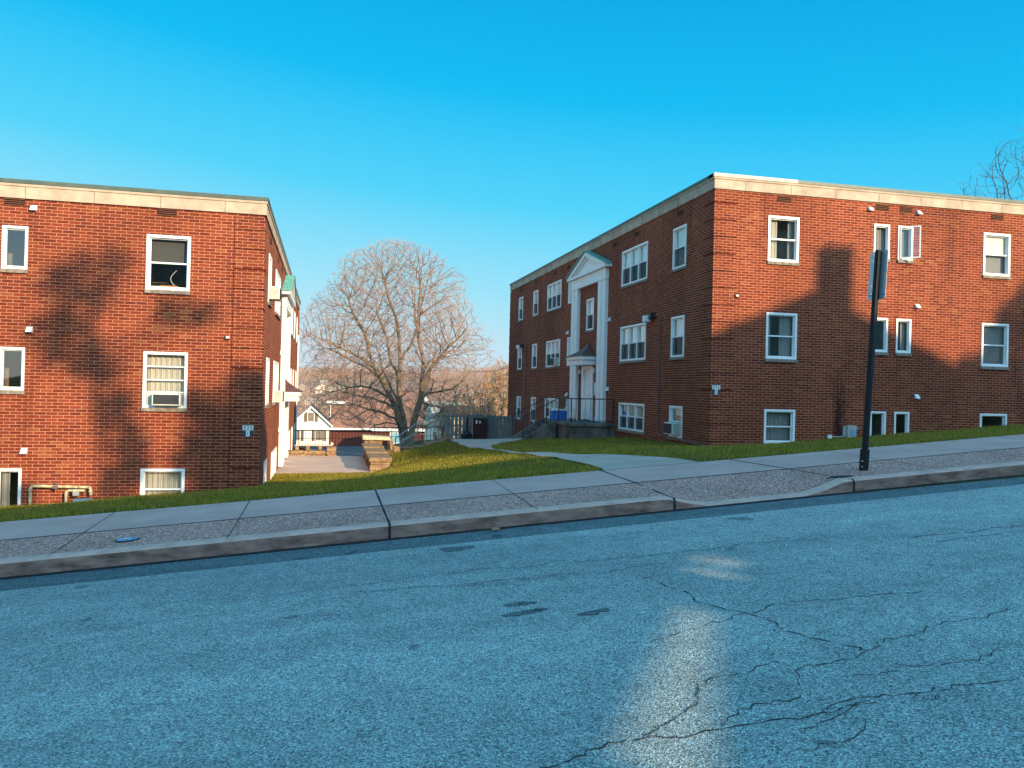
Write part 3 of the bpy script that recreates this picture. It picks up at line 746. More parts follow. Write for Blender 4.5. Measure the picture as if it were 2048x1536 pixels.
# damaged patch of verge at the wide joint
pp = MB()
cs = [(5.95, 8.62), (6.02, 8.52), (6.25, 8.50), (6.32, 8.58), (6.12, 8.66)]
pp.face([st(x, t, dk(t, x, .005)) for x, t in cs]); pp.build('verge_chip', M['joint'], AGG)

# cracks in the road: read on the photograph, laid on the road surface
def on_road(px, py, lift=.003):
    d = ray(px, py); a = .08-.0000; # plane z = .08x -1.6 -.0018(y-.02x)
    n = np.array([-.08-.0018*.02, .0018, 1.0]); c = -1.6+lift
    return d*(c/(n@d))
CR = [([(1285, 1150), (1320, 1166), (1370, 1185), (1400, 1200), (1440, 1215), (1500, 1225), (1560, 1255), (1620, 1272), (1680, 1285), (1720, 1300)], .010),
      ([(1500, 1225), (1550, 1210), (1620, 1200), (1700, 1196), (1780, 1188), (1860, 1180)], .006),
      ([(1060, 1536), (1180, 1500), (1260, 1485), (1330, 1472), (1420, 1460), (1500, 1452), (1560, 1440), (1640, 1425), (1700, 1415), (1760, 1400)], .010),
      ([(1290, 1475), (1340, 1435), (1390, 1400), (1400, 1375), (1440, 1355), (1520, 1330), (1560, 1325)], .006),
      ([(1450, 1450), (1480, 1420), (1540, 1400), (1600, 1390)], .006),
      ([(1600, 1340), (1650, 1325), (1720, 1310), (1790, 1275), (1860, 1255), (1940, 1235), (2048, 1215)], .007),
      ([(1640, 1415), (1740, 1395), (1850, 1380), (1960, 1370), (2048, 1350)], .006),
      ([(1600, 1460), (1700, 1420), (1740, 1400)], .005), ([(1700, 1350), (1790, 1340), (1900, 1325), (2048, 1290)], .005),
      ([(0, 1282), (140, 1270), (300, 1245), (480, 1220), (700, 1185), (900, 1172), (1050, 1168)], .004),
      ([(700, 1172), (860, 1150), (960, 1138), (1065, 1133), (1130, 1120), (1200, 1120), (1280, 1112), (1400, 1100), (1500, 1086), (1640, 1078)], .006),
      ([(700, 1185), (820, 1175), (950, 1165), (1080, 1155), (1200, 1145), (1260, 1135), (1330, 1125)], .005),
      ([(880, 1178), (1000, 1160), (1100, 1150), (1200, 1140)], .004), ([(0, 1345), (200, 1325), (420, 1300)], .003),
      ([(1290, 1290), (1360, 1265), (1420, 1248), (1440, 1246), (1490, 1225)], .005), ([(1560, 1255), (1550, 1262), (1560, 1270)], .004),
      ([(1820, 1075), (1920, 1065), (2048, 1050)], .012), ([(1860, 1085), (1960, 1072), (2048, 1062)], .006),
      ([(1600, 1370), (1605, 1345), (1640, 1330), (1690, 1320)], .004), ([(1745, 1430), (1735, 1455), (1650, 1485), (1600, 1500)], .004), ([(1835, 1380), (1830, 1395), (1880, 1393)], .004)]
cr = MB(); rnd = random.Random(3)
for pts, wd in CR:
    wd = wd*.72 if wd > .0065 else wd*.95
    P = [Vector(on_road(*p)) for p in pts]; fine = []
    for a, b in zip(P[:-1], P[1:]):
        n = max(3, int((b-a).length/.045))
        for i in range(n):
            q = a.lerp(b, i/n); q.x += rnd.gauss(0, .014)+.02*math.sin(q.y*9+q.x*4); q.y += rnd.gauss(0, .014)+.02*math.sin(q.x*11); fine.append(q)
    fine.append(P[-1])
    for i, (a, b) in enumerate(zip(fine[:-1], fine[1:])):
        if rnd.random() < .10: continue
        d = (b-a); d.z = 0
        if d.length < 1e-5: continue
        s = Vector((-d.y, d.x, 0)).normalized()
        wa = wd*.5*(.25+abs(math.sin(i*.7+a.x*5))*1.3); wb = wd*.5*(.25+abs(math.sin((i+1)*.7+b.x*5))*1.3)
        Q = [a-s*wa, b-s*wb, b+s*wb, a+s*wa]
        cr.face([(q.x, q.y, .08*q.x-1.6-.0018*(q.y-.02*q.x)+.003) for q in Q])
tag(cr.build('road_crack', mat_plain('crack_tar', (.05, .055, .06), .4, 30, .95, .1)), kind='structure')
sp = MB()
for (px, py, r) in ((912, 1097, .11), (1030, 1208, .05), (1052, 1206, .045), (1062, 1222, .05), (1078, 1219, .04), (1028, 1228, .05), (1180, 1226, .05), (1205, 1220, .04)):
    c = on_road(px, py, .0035); ring = []
    for i in range(14):
        a = 2*PI*i/14; rr = r*(1+.2*math.sin(3*a+px)); x, y = c[0]+1.5*rr*math.cos(a), c[1]+rr*.9*math.sin(a)
        ring.append((x, y, .08*x-1.6-.0018*(y-.02*x)+.004))
    sp.face(ring)
tag(sp.build('road_tar_spot', M['gutter']), kind='structure')

# court surfaces: path and patio -----------------------------------------
L_ = [(1206, 937), (1153, 926), (1083, 916), (1024, 908), (968, 899.5), (904, 884.5)]
R_ = [(1352, 927), (1270, 921), (1197, 914), (1124, 907), (1024, 894.6), (985, 887)]
LP = [on_ground(*p) for p in L_]; RP = [on_ground(*p) for p in R_]
LP[0] = np.array([3.88, 10.85, 0]); RP[0] = np.array([5.75, 10.88, 0])
def edge(P, y):
    ys_ = [p[1] for p in P]; xs_ = [p[0] for p in P]; return float(np.interp(y, ys_, xs_))
LP += [np.array([5.2, 33, 0]), np.array([5.9, 42, 0])]; RP += [np.array([8.3, 30.0, 0]), np.array([9.6, 31, 0]), np.array([9.8, 42, 0])]
LP.sort(key=lambda p: p[1]); RP.sort(key=lambda p: p[1])
def smooth_edge(P, deg):
    a = np.array([(p[0], p[1]) for p in P if p[1] < 32]); c = np.polyfit(a[:, 1], a[:, 0], deg); ys_ = np.arange(10.8, 31.5, .5)
    return [np.array([np.polyval(c, y), y, 0]) for y in ys_]+[p for p in P if p[1] >= 32]
print('LP', [(round(float(p[0]), 2), round(float(p[1]), 2)) for p in LP]); print('RP', [(round(float(p[0]), 2), round(float(p[1]), 2)) for p in RP])
LP = smooth_edge(LP, 3); RP = smooth_edge(RP, 3)
PATH_L = LP; PATH_R = RP
pa = MB(); yy = 10.8
while yy < 42:
    y2 = min(42, yy+.35)
    for k in range(6):
        P = []
        for (y, kk) in ((yy, k), (yy, k+1), (y2, k+1), (y2, k)):
            a, b = edge(LP, y), edge(RP, y); x = a+(b-a)*kk/6; P.append((x, y+.02*x*(1 if y < 11 else 0), E(x, y+1e-3+.02*x*(1 if y < 11 else 0))+min(.03, .004+.02*(y-10.8))))
        pa.face(P)
    yy = y2
tag(pa.build('path', M['pathc']), kind='structure')
pt = MB(); pt.box(-1.44, 1.5, 25.7, 31.75, -2.95, -2.745); pt.box(-.0, .012, 25.7, 31.75, -2.744, -2.741, M['joint']) if False else None
tag(pt.build('patio', M['patio']), kind='structure')
pt = MB(); pt.hexa([(.45, 31.76, -3.3), (3.4, 31.76, -3.3), (3.6, 41, -3.5), (-1.4, 41, -3.5), (.45, 31.76, -2.80), (3.4, 31.76, -2.80), (3.6, 41, -3.06), (-1.4, 41, -3.06)]); tag(pt.build('driveway', M['gutter']), kind='structure')

# ------------------------------------------------------------------ grass blades
def grass():
    pts = []
    def add(n, x0, x1, y0, y1, hmin, hmax, wd):
        X = RNG.uniform(x0, x1, n); Y = RNG.uniform(y0, y1, n); H = RNG.uniform(hmin, hmax, n)
        for x, y, h in zip(X, Y, H):
            if y-.02*x < 10.80+.05*math.sin(x*9.0)*math.sin(x*23.0): continue
            if y > LY-.03 and x < LX+.03: continue
            if y > RY-.03 and x > RX-.03: continue
            if y < 31 and edge(PATH_L, y)-.02 < x < edge(PATH_R, y)+.02: continue
            if y > 31 and x > 4.9: continue
            if x < 1.5 and y > 25.66: continue
            if 1.35 < x < 2.14 and 25.5 < y < 32: continue
            if 8.0 < x and 26.5 < y: continue
            if 6.9 < x and 28.2 < y < 30.2: continue
            pts.append((x, y, E(x, y), h, wd))
    add(95000, -7.8, 14, 10.83, 14.5, .03, .075, .012)
    add(90000, -7.8, 20.8, 14.5, 19.6, .035, .085, .016)
    add(80000, LX, RX, 19.2, 26.7, .04, .09, .02)
    add(22000, 1.7, 9.8, 26.5, 33.5, .04, .10, .026)
    A = np.array(pts); n = len(A)
    ang = RNG.uniform(0, 2*PI, n); lean = RNG.normal(0, .35, (n, 2))*A[:, 3:4]
    dx, dy = np.cos(ang)*A[:, 4]/2, np.sin(ang)*A[:, 4]/2
    z0 = A[:, 2]-.01
    v0 = np.stack([A[:, 0]-dx, A[:, 1]-dy, z0], 1); v1 = np.stack([A[:, 0]+dx, A[:, 1]+dy, z0], 1)
    v2 = np.stack([A[:, 0]+lean[:, 0], A[:, 1]+lean[:, 1], z0+A[:, 3]], 1)
    V = np.stack([v0, v1, v2], 1).reshape(-1, 3)
    r = np.repeat(RNG.uniform(0, 1, n), 3)
    o = tri_soup('grass', V, M['blade'], attr=r); tag(o, 'short green lawn grass sloping from the pavement down into the court', 'grass', kind='stuff')
grass()

# ------------------------------------------------------------------ things on the buildings
def ac_unit(F, u0, u1, z0, z1, pr, label, acc='dark', door=False):
    c = F.P((u0+u1)/2, z0, 0); A = empty('air_conditioner', c, label, 'air conditioner', 'window air conditioners')
    m = MB(); fbox(m, F, u0, u1, z0, z1, -.05, pr); m.build('casing', M['accase'], A, bevel=.012)
    g = MB(); e = .03
    fbox(g, F, u0+e, u1-e, z0+e, z1-e, pr, pr+.006, M['acgrille'])
    k = int((z1-z0-2*e)/.022)
    for i in range(k): fbox(g, F, u0+e, u1-e, z0+e+i*.022, z0+e+i*.022+.007, pr+.006, pr+.010, M['iron'])
    g.build('grille', None, A)
    s = MB()   # side vents
    for i in range(9):
        zz = z0+.04+i*(z1-z0-.06)/9
        for uu in (u0-.003, u1+.0005): fbox(s, F, uu, uu+.0025, zz, zz+.008, .03, pr-.03)
    s.build('side_louvre', M['acgrille'], A)
    return A
A_ = ac_unit(LS, 1.66, 2.25, -.555, -.285, .22, 'dark grilled air conditioner in the middle window of the left building street wall')
f_ = MB()
for i in range(10): fbox(f_, LS, 1.63-.0+0, 1.63, 0, 0, 0, 0) if False else None
for i in range(11): fbox(f_, LS, 2.27+.0+i*.0-.0, 2.27, 0, 0, 0, 0) if False else None
f_ = MB()
for i in range(9): fbox(f_, LS, 1.64-.0-0+0, 1.64, 0, 0, 0, 0) if False else None
fl = MB()
for i in range(12):
    fbox(fl, LS, 2.26+i*.0125-.0, 2.26+i*.0125+.006, -.56, -.28, -.05, -.02)
fl2 = MB()
# accordion filler on the corner side, blue board on the other
for i in range(14): fbox(fl2, LS, 1.625+.0, 1.655, -.56, -.28, -.05, -.03) if i == 0 else None
fl.build('accordion_panel', M['blind'], A_); fl2.build('filler_board', M['bluemeter'], A_)
ac_unit(RC, 1.84, 2.44, -1.20, -.86, .24, 'pale air conditioner in the lowest window beside the corner of the right building')
ac_unit(RC, 14.3, 14.95, 1.05, 1.40, .22, 'pale air conditioner in a three part window left of the right building entrance')
ac_unit(LC, 1.80, 2.46, 1.98+.12, 2.42, .27, 'air conditioner high on the court side of the left building near its corner')
ac_unit(LC, 5.1, 5.75, -.56, -.22, .24, 'air conditioner at middle storey on the court side of the left building')

def text_mesh(s, F, u, z, size, m, parent, d=.02, bold=1.0, name='numeral'):
    cu = bpy.data.curves.new('t', 'FONT'); cu.body = s; cu.size = size; cu.align_x = 'CENTER'; cu.align_y = 'CENTER'; cu.offset = size*.02; cu.extrude = .001; cu.resolution_u = 3
    o = bpy.data.objects.new('t', cu); COL.objects.link(o); bpy.context.view_layer.update()
    dg = bpy.context.evaluated_depsgraph_get(); me = bpy.data.meshes.new_from_object(o.evaluated_get(dg)); bpy.data.objects.remove(o); bpy.data.curves.remove(cu)
    # reading direction runs to the viewer's right
    dirx = 1 if F.U.x > 0 else -1
    for v in me.vertices:
        x, y, zz = v.co; x *= .78
        p = F.P(u+dirx*x, z+y, d+zz); v.co = p
    me.materials.clear(); me.materials.append(m)
    r = bpy.data.objects.new(name, me); COL.objects.link(r); r.parent = parent; r.matrix_parent_inverse = parent.matrix_world.inverted()
M['plate_dark'] = mat_plain('plate_dark_blue', (.035, .055, .075), .1, 5, .5, .4); M['plate_white'] = mat_plain('plate_white', (.78, .78, .74), .04, 5, .5, .4); M['ink'] = mat_plain('ink_black', (.012, .015, .015), .1, 5, .6, .3)
def number_sign(F, u, z, low, label, name='house_number_sign'):
    A = empty(name, F.P(u, z, .03), label, 'number sign')
    h = .145; m = MB(); q = []
    out_ = [(-.125, .145), (.125, .145), (.125, -.05), (.10, -.11), (.03, -.155), (-.03, -.155), (-.10, -.11), (-.125, -.05)]
    for d in (.024, .032): q.append([F.P(u+a, z+b, d) for a, b in out_])
    m.face(q[1]); m.face(q[0][::-1])
    for i in range(8): jn = (i+1) % 8; m.face([q[0][i], q[0][jn], q[1][jn], q[1][i]])
    m.build('backplate', M['plate_dark'], A)
    m = MB(); fbox(m, F, u-.115, u+.115, z+.015, z+.125, .032, .035); fbox(m, F, u-.04, u+.04, z-.125, z+.010, .032, .0352); m.build('number_tile', M['plate_white'], A)
    text_mesh('3 2 5', F, u, z+.070, .115, M['ink'], A, .0365); text_mesh(low, F, u, z-.057, .115, M['ink'], A, .0368)
number_sign(RS, .14, .10, '2', 'small house number sign reading 325 2 at the corner of the right building')
number_sign(LS, .24, -1.10, '1', 'small house number sign reading 325 1 beside the corner of the left building')

# cameras / junction boxes
def wall_box(F, u, z, s, label, m, nm, cat):
    A = empty(nm, F.P(u, z, .02), label, cat)
    k = MB(); fbox(k, F, u-s/2, u+s/2, z-s*.35, z+s*.35, 0, s*.7, m); fbox(k, F, u-s*.32, u+s*.32, z-s*.2, z+s*.2, s*.7, s*.85, M['blind']); k.build('housing', None, A)
wall_box(RS, .66, 2.60, .11, 'small clay-coloured box on the street wall of the right building', M['brickplain'], 'junction_box', 'junction box')
wall_box(LS, .72, 1.00, .11, 'small tan box on the street wall of the left building near its corner', M['brickplain'], 'junction_box', 'junction box')
A = empty('flood_light', RC.P(4.0, 2.28, 0), 'square white flood light with dark bracket over the triple window of the right building', 'wall light')
k = MB(); fbox(k, RC, 3.78, 3.95, 2.26, 2.46, 0, .16); k.build('bracket', M['iron'], A)
k = MB(); fbox(k, RC, 3.97, 4.22, 2.18, 2.38, .06, .26); k.build('lamp_head', M['white'], A, bevel=.015)
A = empty('conduit', RC.P(3.4, -1.4, 0), 'brown conduit running down from the flood light and along the right building base', 'conduit')
k = MB(); k.tube([RC.P(3.8, 2.36, .05), RC.P(3.45, 2.36, .05), RC.P(3.34, 2.27, .05), RC.P(3.32, -1.15, .05), RC.P(3.2, -1.27, .05), RC.P(2.9, -1.30, .05), RC.P(0.0, -1.38, .06), RC.P(-.06, -1.385, .05)], .022, 6); k.build('pipe', M['brownpipe'], A)
k = MB(); k.tube([RS.P(-.05, -1.385, .05), RS.P(1.3, -1.37, .05)], .022, 6); k.build('pipe', M['grey'], A)
A = empty('flood_light', RC.P(20.9, 2.2, 0), 'small white flood light near the far corner of the right building', 'wall light')
k = MB(); fbox(k, RC, 20.75, 20.9, 2.12, 2.3, 0, .2); k.build('bracket', M['iron'], A)
k = MB(); fbox(k, RC, 20.92, 21.15, 2.08, 2.26, .10, .32); k.build('lamp_head', M['white'], A)
k = MB(); k.tube([RC.P(20.1, 2.2, .04), RC.P(20.05, -2.2, .04)], .025, 5); k.build('downpipe', M['brownpipe'], RB)
k = MB(); fbox(k, RC, 9.20, 9.33, -.16, .30, 0, .05); k.build('intercom_panel', M['aluminium'] if 'aluminium' in M else M['plate_white'], RB)
k = MB(); k.tube([LC.P(22.6, 4.0+ZO, .05), LC.P(22.6, -1.6+ZO, .05)], .04, 6); k.build('downpipe', M['white'], LB)

# gas meter assembly on the left building
A = empty('gas_meter', LS.P(4.0, -2.6, .1), 'rusty cream gas pipework with blue meter low on the left building street wall', 'gas meter')
k = MB()
k.tube([LS.P(4.62, -2.72, .14), LS.P(4.62, -2.36, .14), LS.P(4.58, -2.32, .14), LS.P(3.47, -2.35, .14), LS.P(3.44, -2.40, .14), LS.P(3.44, -2.52, .14)], .03, 8)
k.tube([LS.P(3.92, -2.80, .16), LS.P(3.92, -2.45, .16), LS.P(3.88, -2.42, .16), LS.P(3.55, -2.42, .16)], .028, 8)
for (u, z) in ((4.62, -2.40), (3.92, -2.48), (3.44, -2.44)): k.bar(LS.P(u, z-.02, .15), LS.P(u, z+.02, .15), .04, 8)
k.build('gas_pipe', M['creampipe'], A)
k = MB(); k.bar(LS.P(4.13, -2.24, .14), LS.P(4.13, -2.42, .14), .022, 6); fbox(k, LS, 4.08, 4.18, -2.37, -2.31, .08, .2); k.build('valve', M['brownpipe'], A)
k = MB(); fbox(k, LS, 3.66, 3.78, -2.53, -2.42, .1, .22); k.build('regulator', M['grey'], A, bevel=.01)
k = MB(); fbox(k, LS, 3.42, 3.76, -2.72, -2.60, .06, .26); k.bar(LS.P(3.52, -2.66, .26), LS.P(3.66, -2.66, .26), .02, 6); k.build('meter_body', M['bluemeter'], A, bevel=.02)

# electric box on the right building
A = empty('electric_meter_box', RS.P(4.1, -1.1, .05), 'grey electric meter box at grass level on the right building street wall', 'meter box')
k = MB(); fbox(k, RS, 4.02, 4.30, -1.12, -.78, 0, .12); fbox(k, RS, 3.93, 4.02, -1.08, -.80, 0, .07); k.build('cabinet', M['grey'], A, bevel=.008)
k = MB(); fbox(k, RS, 4.13, 4.24, -1.06, -.90, .12, .135); k.build('meter_window', M['aluminium'] if 'aluminium' in M else M['bluemeter'], A)
k = MB(); k.bar(RS.P(4.36, -.86, 0), RS.P(4.36, -.86, .1), .025, 6); k.tube([RS.P(3.55, -1.10, .04), RS.P(3.95, -1.09, .04)], .02, 5); k.build('cable_pipe', M['grey'], A)
k = MB(); fbox(k, RS, 3.47, 3.58, -1.14, -1.05, 0, .07); tag(k.build('outlet_box', M['white']), 'small white outlet box beside the grey electric meter box', 'outlet box')
# bare climbing vine above it
k = MB(); rv = random.Random(5)
for i in range(26):
    p = Vector(RS.P(3.78+rv.uniform(-.1, .1), -1.1, .012)); u = 3.78+rv.uniform(-.1, .1); z = -1.1
    top = rv.uniform(-.6, .75); pts = [RS.P(u, z, .015)]
    while z < top:
        z += .07; u += rv.gauss(0, .035); u = min(4.1, max(3.42, u)); pts.append(RS.P(u, z, .012+rv.random()*.02))
        if rv.random() < .5:
            du = rv.choice((-1, 1))*rv.uniform(.03, .10); k.bar(RS.P(u, z, .015), RS.P(u+du, z+rv.uniform(-.02, .05), .02), .003, 3, .002, cap=False)
    k.tube(pts, .0035, 3)
vn = k.build('climbing_vine', mat_plain('vine_stem', (.07, .03, .025), .3, 20, .9, .1)); tag(vn, 'thin bare climbing vine on brick above the grey meter box', 'vine')

# window contents: cardboard box and cable loop in the upper left window
k = MB(); fbox(k, LS, 1.85, 2.22, 2.045, 2.13, -.45, -.20)
tag(k.build('cardboard_box', M['orange']), 'orange cardboard box on the sill inside the top window of the left building', 'box')
k = MB(); k.tube([LS.P(1.92+.09*math.sin(t*2.2)*1.0, 2.13+t*.22, -.25) for t in np.linspace(0, 1.6, 12)], .006, 4)
tag(k.build('cable', M['white']), 'curved white cable standing behind glass above the orange box', 'cable')

# ------------------------------------------------------------------ entrance landing on the right
zl = -1.15
A = empty('entrance_stairs', (9.0, 28.3, -1.9), 'weathered concrete landing and steps at the right building entrance', 'stairs')
k = MB(); k.box(8.18, RX-.002, 26.6, 30.05, zl-.10, zl); k.build('landing_slab', M['oldconc'], A, bevel=.012)
k = MB(); k.box(8.26, RX-.002, 26.68, 30.0, -2.6, zl-.10); k.build('landing_wall', M['oldconc'], A)
k = MB(); n = 5; rise = (-1.86-zl)/n; run = 1.2/n
for i in range(n-1): k.box(8.18-run*(i+1), 8.18-run*i, 28.40, 29.85, -2.4, zl+rise*(i+1))
k.build('step', M['oldconc'], A)
for y0_ in (28.22, 29.87):
    k = MB(); P = []
    for (x, z) in ((6.88, -2.5), (8.26, -2.5)): P += [(x, y0_, z), (x, y0_+.16, z)]
    a = [(6.88, y0_, -2.5), (8.179, y0_, -2.5), (8.179, y0_+.16, -2.5), (6.88, y0_+.16, -2.5), (6.88, y0_, -1.83), (8.179, y0_, zl+.06), (8.179, y0_+.16, zl+.06), (6.88, y0_+.16, -1.83)]
    k.hexa(a); k.build('stair_side_wall', M['oldconc'], A)
def railing(name, pts, h, label, cat='railing', post=.02, bal=.009, gap=.16, lower=.08, group=None, mat='iron', mid=False):
    A = empty(name, pts[0], label, cat, group)
    k = MB(); b = MB(); pp = MB()
    for a, c in zip(pts[:-1], pts[1:]):
        a = Vector(a); c = Vector(c); up = Vector((0, 0, 1))
        k.bar(a+up*h, c+up*h, .018 if a.y < 33 else .026, 6); k.bar(a+up*lower, c+up*lower, .012, 5)
        if mid: k.bar(a+up*h*.52, c+up*h*.52, .012, 5)
        n = max(1, int((c-a).length/gap))
        for i in range(1, n): q = a.lerp(c, i/n); b.bar(q+up*lower, q+up*h, bal, 4)
    for a in pts: pp.bar(a, (a[0], a[1], a[2]+h+.02), post, 6)
    k.build('rail', M[mat], A); b.build('baluster', M[mat], A); pp.build('post', M[mat], A)
railing('stair_railing', [(9.8, 26.72, zl), (8.28, 26.72, zl), (8.28, 28.28, zl), (6.95, 28.28, -1.87)], .86, 'black iron railing round the right building landing and down its near side')
railing('stair_railing', [(8.28, 29.95, zl), (6.95, 29.95, -1.87)], .86, 'black iron railing down the far side of the right building entrance steps')
k = MB(); k.box(8.35, 8.95, 29.4, 29.75, zl, zl+.36); ob = empty('storage_box', (8.6, 29.5, zl), 'blue plastic storage box with white lid on the entrance landing', 'storage box')
k.build('tub', M['blue'], ob, bevel=.02); k = MB(); k.box(8.33, 8.97, 29.38, 29.77, zl+.36, zl+.42); k.build('lid', M['plate_white'], ob, bevel=.01)
k = MB()
for (x, y) in ((9.0, 29.45), (9.35, 29.45), (9.0, 29.85), (9.35, 29.85)): k.bar((x, y, zl), (x, y, zl+.44), .018, 5)
ob = empty('side_table', (9.2, 29.6, zl), 'small white table on the entrance landing beside the blue box', 'table'); k.build('leg', M['white'], ob)
k = MB(); k.box(8.97, 9.38, 29.42, 29.88, zl+.44, zl+.47); k.build('tabletop', M['white'], ob)

# ------------------------------------------------------------------ stone walls and railings at the back of the court
def stones(mb, x0, x1, y0, y1, z0, z1, rs, sz=.34, hz=.12, top_rough=.05):
    z = z0
    while z < z1-.02:
        hh = min(rs.uniform(.7, 1.3)*hz, z1-z); lx, ly = x1-x0, y1-y0
        along = lx > ly; u = (x0 if along else y0) - rs.random()*.2; end = x1 if along else y1
        while u < end:
            ln = rs.uniform(.5, 1.5)*sz; a, b = max(u, x0 if along else y0), min(u+ln, end)
            if b-a > .05:
                j_ = rs.uniform(-.03, .03); g = .008
                if along: P = (a+g, b-g, y0+j_, y1+j_, z+g*.5, z+hh-g)
                else: P = (x0+j_, x1+j_, a+g, b-g, z+g*.5, z+hh-g)
                mb.box(*P)
            u += ln
        z += hh
rs = random.Random(11)
A = empty('stone_wall', (-.5, 31.9, -2.9), 'low tan stone wall with short stone posts at the back of the patio', 'stone wall')
k = MB(); stones(k, -1.44, .42, 31.78, 32.15, -2.95, -2.54, rs); k.build('stonework', M['tanstone'], A)
k = MB(); stones(k, .10, .44, 31.70, 32.2, -2.95, -2.40, rs); k.build('end_pillar', M['tanstone'], A)
for x in (-1.02, -.62, -.16):
    k = MB(); k.box(x-.07, x+.07, 31.85, 32.05, -2.54, -2.385); k.build('stone_post', M['tanstone'], A, bevel=.02)
k = MB(); k.box(-1.1, .3, 31.86, 32.04, -2.38, -2.335); k.build('bench_beam', M['patio'], A, bevel=.01)
A = empty('stone_wall', (1.9, 27, -2.8), 'stepped retaining wall of tan stone blocks right of the patio', 'stone wall')
steps = [(26.0, 27.8, -2.30), (27.85, 29.7, -2.26), (29.75, 31.6, -2.22)]
k = MB()
for (a, b, t) in steps: stones(k, 1.44, 2.05, a, b-.02, -3.0, t-.14, rs, .5, .17)
k.build('stonework', M['tanstone'], A)
for (a, b, t) in steps:
    k = MB(); k.box(1.38, 2.12, a+.0, b-.03, t-.14, t); k.build('coping_stone', M['tanstone'], A, bevel=.03)
A2 = empty('stone_pillar', (1.75, 31.8, -2.8), 'stone pillar with a cracked pale cap stone at the driveway edge', 'stone pillar')
k = MB(); stones(k, 1.5, 2.2, 31.75, 32.3, -3.0, -2.12, rs, .35, .15); k.build('stonework', M['tanstone'], A2)
k = MB(); P = [(1.42, 31.65, -2.12), (2.5, 31.65, -2.13), (2.5, 32.4, -2.13), (1.42, 32.4, -2.12), (1.42, 31.65, -1.95), (2.45, 31.65, -2.02), (2.5, 32.4, -2.0), (1.42, 32.4, -1.94)]
k.hexa(P); k.build('cap_stone', mat_plain('pale_sandstone', (.62, .50, .33), .2, 5, .9, .1, bump=.02), A2, bevel=.03)
A = empty('stone_edging', (3.6, 32.5, -2.5), 'curved row of rough edging stones along the top of the lawn', 'stone edging')
ED = [(782, 893), (795, 897), (812, 897), (828, 896), (845, 893), (858, 889), (872, 884), (884, 880), (896, 878)]
EP = [at(px, py, 31.8+i*.35) for i, (px, py) in enumerate(ED)]
k = MB()
for i in range(len(EP)-1):
    a, b = Vector(EP[i]), Vector(EP[i+1]); d = b-a; n = Vector((-d.y, d.x, 0)).normalized()*.18; dz = Vector((0, 0, .12)); lo = Vector((0, 0, -.45))
    aa, bb = a+d*.03, b-d*.03
    k.hexa([tuple(q) for q in (aa-n+lo, bb-n+lo, bb+n+lo, aa+n+lo, aa-n+dz*.4, bb-n+dz*rs.uniform(.2, .8), bb+n+dz*.5, aa+n+dz*rs.random())])
k.build('flat_stone', M['tanstone'], A, bevel=.02)
for (i, h) in ((.2, .36), (1.3, .12), (3.0, .14), (4.6, .20), (6.0, .42), (7.6, .35), (7.9, .22)):
    a = Vector(EP[int(i)]).lerp(Vector(EP[min(int(i)+1, 8)]), i-int(i)); k = MB(); s = .09
    k.hexa([(a.x-s, a.y-s, a.z-.1), (a.x+s, a.y-s, a.z-.1), (a.x+s, a.y+s, a.z-.1), (a.x-s, a.y+s, a.z-.1), (a.x-s*1.6, a.y-s, a.z+h), (a.x-s*.1, a.y-s, a.z+h*.9), (a.x, a.y+s, a.z+h), (a.x-s*1.4, a.y+s, a.z+h*.95)])
    k.build('upright_stone', M['tanstone'], A, bevel=.02)
railing('metal_railing', [tuple(at(px, 894+(px-590)*-.002, 40.0)) for px in (590, 658, 742)], .80, 'black metal railing across the back of the driveway', bal=.013, gap=.15, mid=True)
railing('metal_railing', [tuple(at(px, 893+(px-745)*-.02, 42.0)) for px in (748, 800, 845, 884)], .95, 'black metal railing behind the sloping stair rails', bal=.014, gap=.2, mid=True)
p0, p1, p2 = at(790, 900, 34.5), at(828, 872, 36.5), at(870, 850, 38.5)
railing('stair_railing', [tuple(p0), tuple(p1), tuple(p2)], .50, 'grey handrail sloping up in front of the tree trunk', mat='grey', bal=.01, gap=.3)
p0, p1 = at(800, 904, 33.2), at(835, 882, 35.5)
railing('stair_railing', [tuple(p0), tuple(p1)], .42, 'shorter grey handrail below the longer sloping handrail', mat='grey', bal=.01, gap=.3)

# picket fence and what stands against it
A = empty('picket_fence', (7.8, 42, -2.8), 'weathered grey wooden picket fence joining the right building', 'fence')
k = MB(); x = 6.02; i = 0; rf_ = random.Random(8)
while x < 9.80:
    wd = .155; gap = .052 if x < 7.2 else rf_.choice((.004, .008, .02)); top = -1.38+rf_.uniform(-.03, .03)-(.02 if x < 8 else .06); dy = rf_.uniform(-.008, .008)
    b0 = -2.80; y = 42+dy
    k.face([(x, y, b0), (x+wd, y, b0), (x+wd, y, top-.04), (x+wd-.04, y, top), (x+.04, y, top), (x, y, top-.04)])
    k.face([(x, y+.02, b0), (x, y+.02, top-.04), (x+.04, y+.02, top), (x+wd-.04, y+.02, top), (x+wd, y+.02, top-.04), (x+wd, y+.02, b0)])
    k.face([(x, y, b0), (x, y, top-.04), (x, y+.02, top-.04), (x, y+.02, b0)]); k.face([(x+wd, y, b0), (x+wd, y+.02, b0), (x+wd, y+.02, top-.04), (x+wd, y, top-.04)])
    x += wd+gap; i += 1
k.build('picket', M['fencewood'], A)
k = MB()
for z in (-2.55, -2.05, -1.6): k.box(6.0, 9.83, 42.035, 42.08, z, z+.09)
k.build('rail', M['fencewood'], A)
k = MB()
for x in (6.05, 7.9, 9.7): k.box(x, x+.1, 42.085, 42.18, -2.9, -1.45)
k.build('post', M['fencewood'], A)
A = empty('cabinet', (7.95, 41.7, -2.76), 'dark red wooden cabinet standing against the picket fence', 'cabinet')
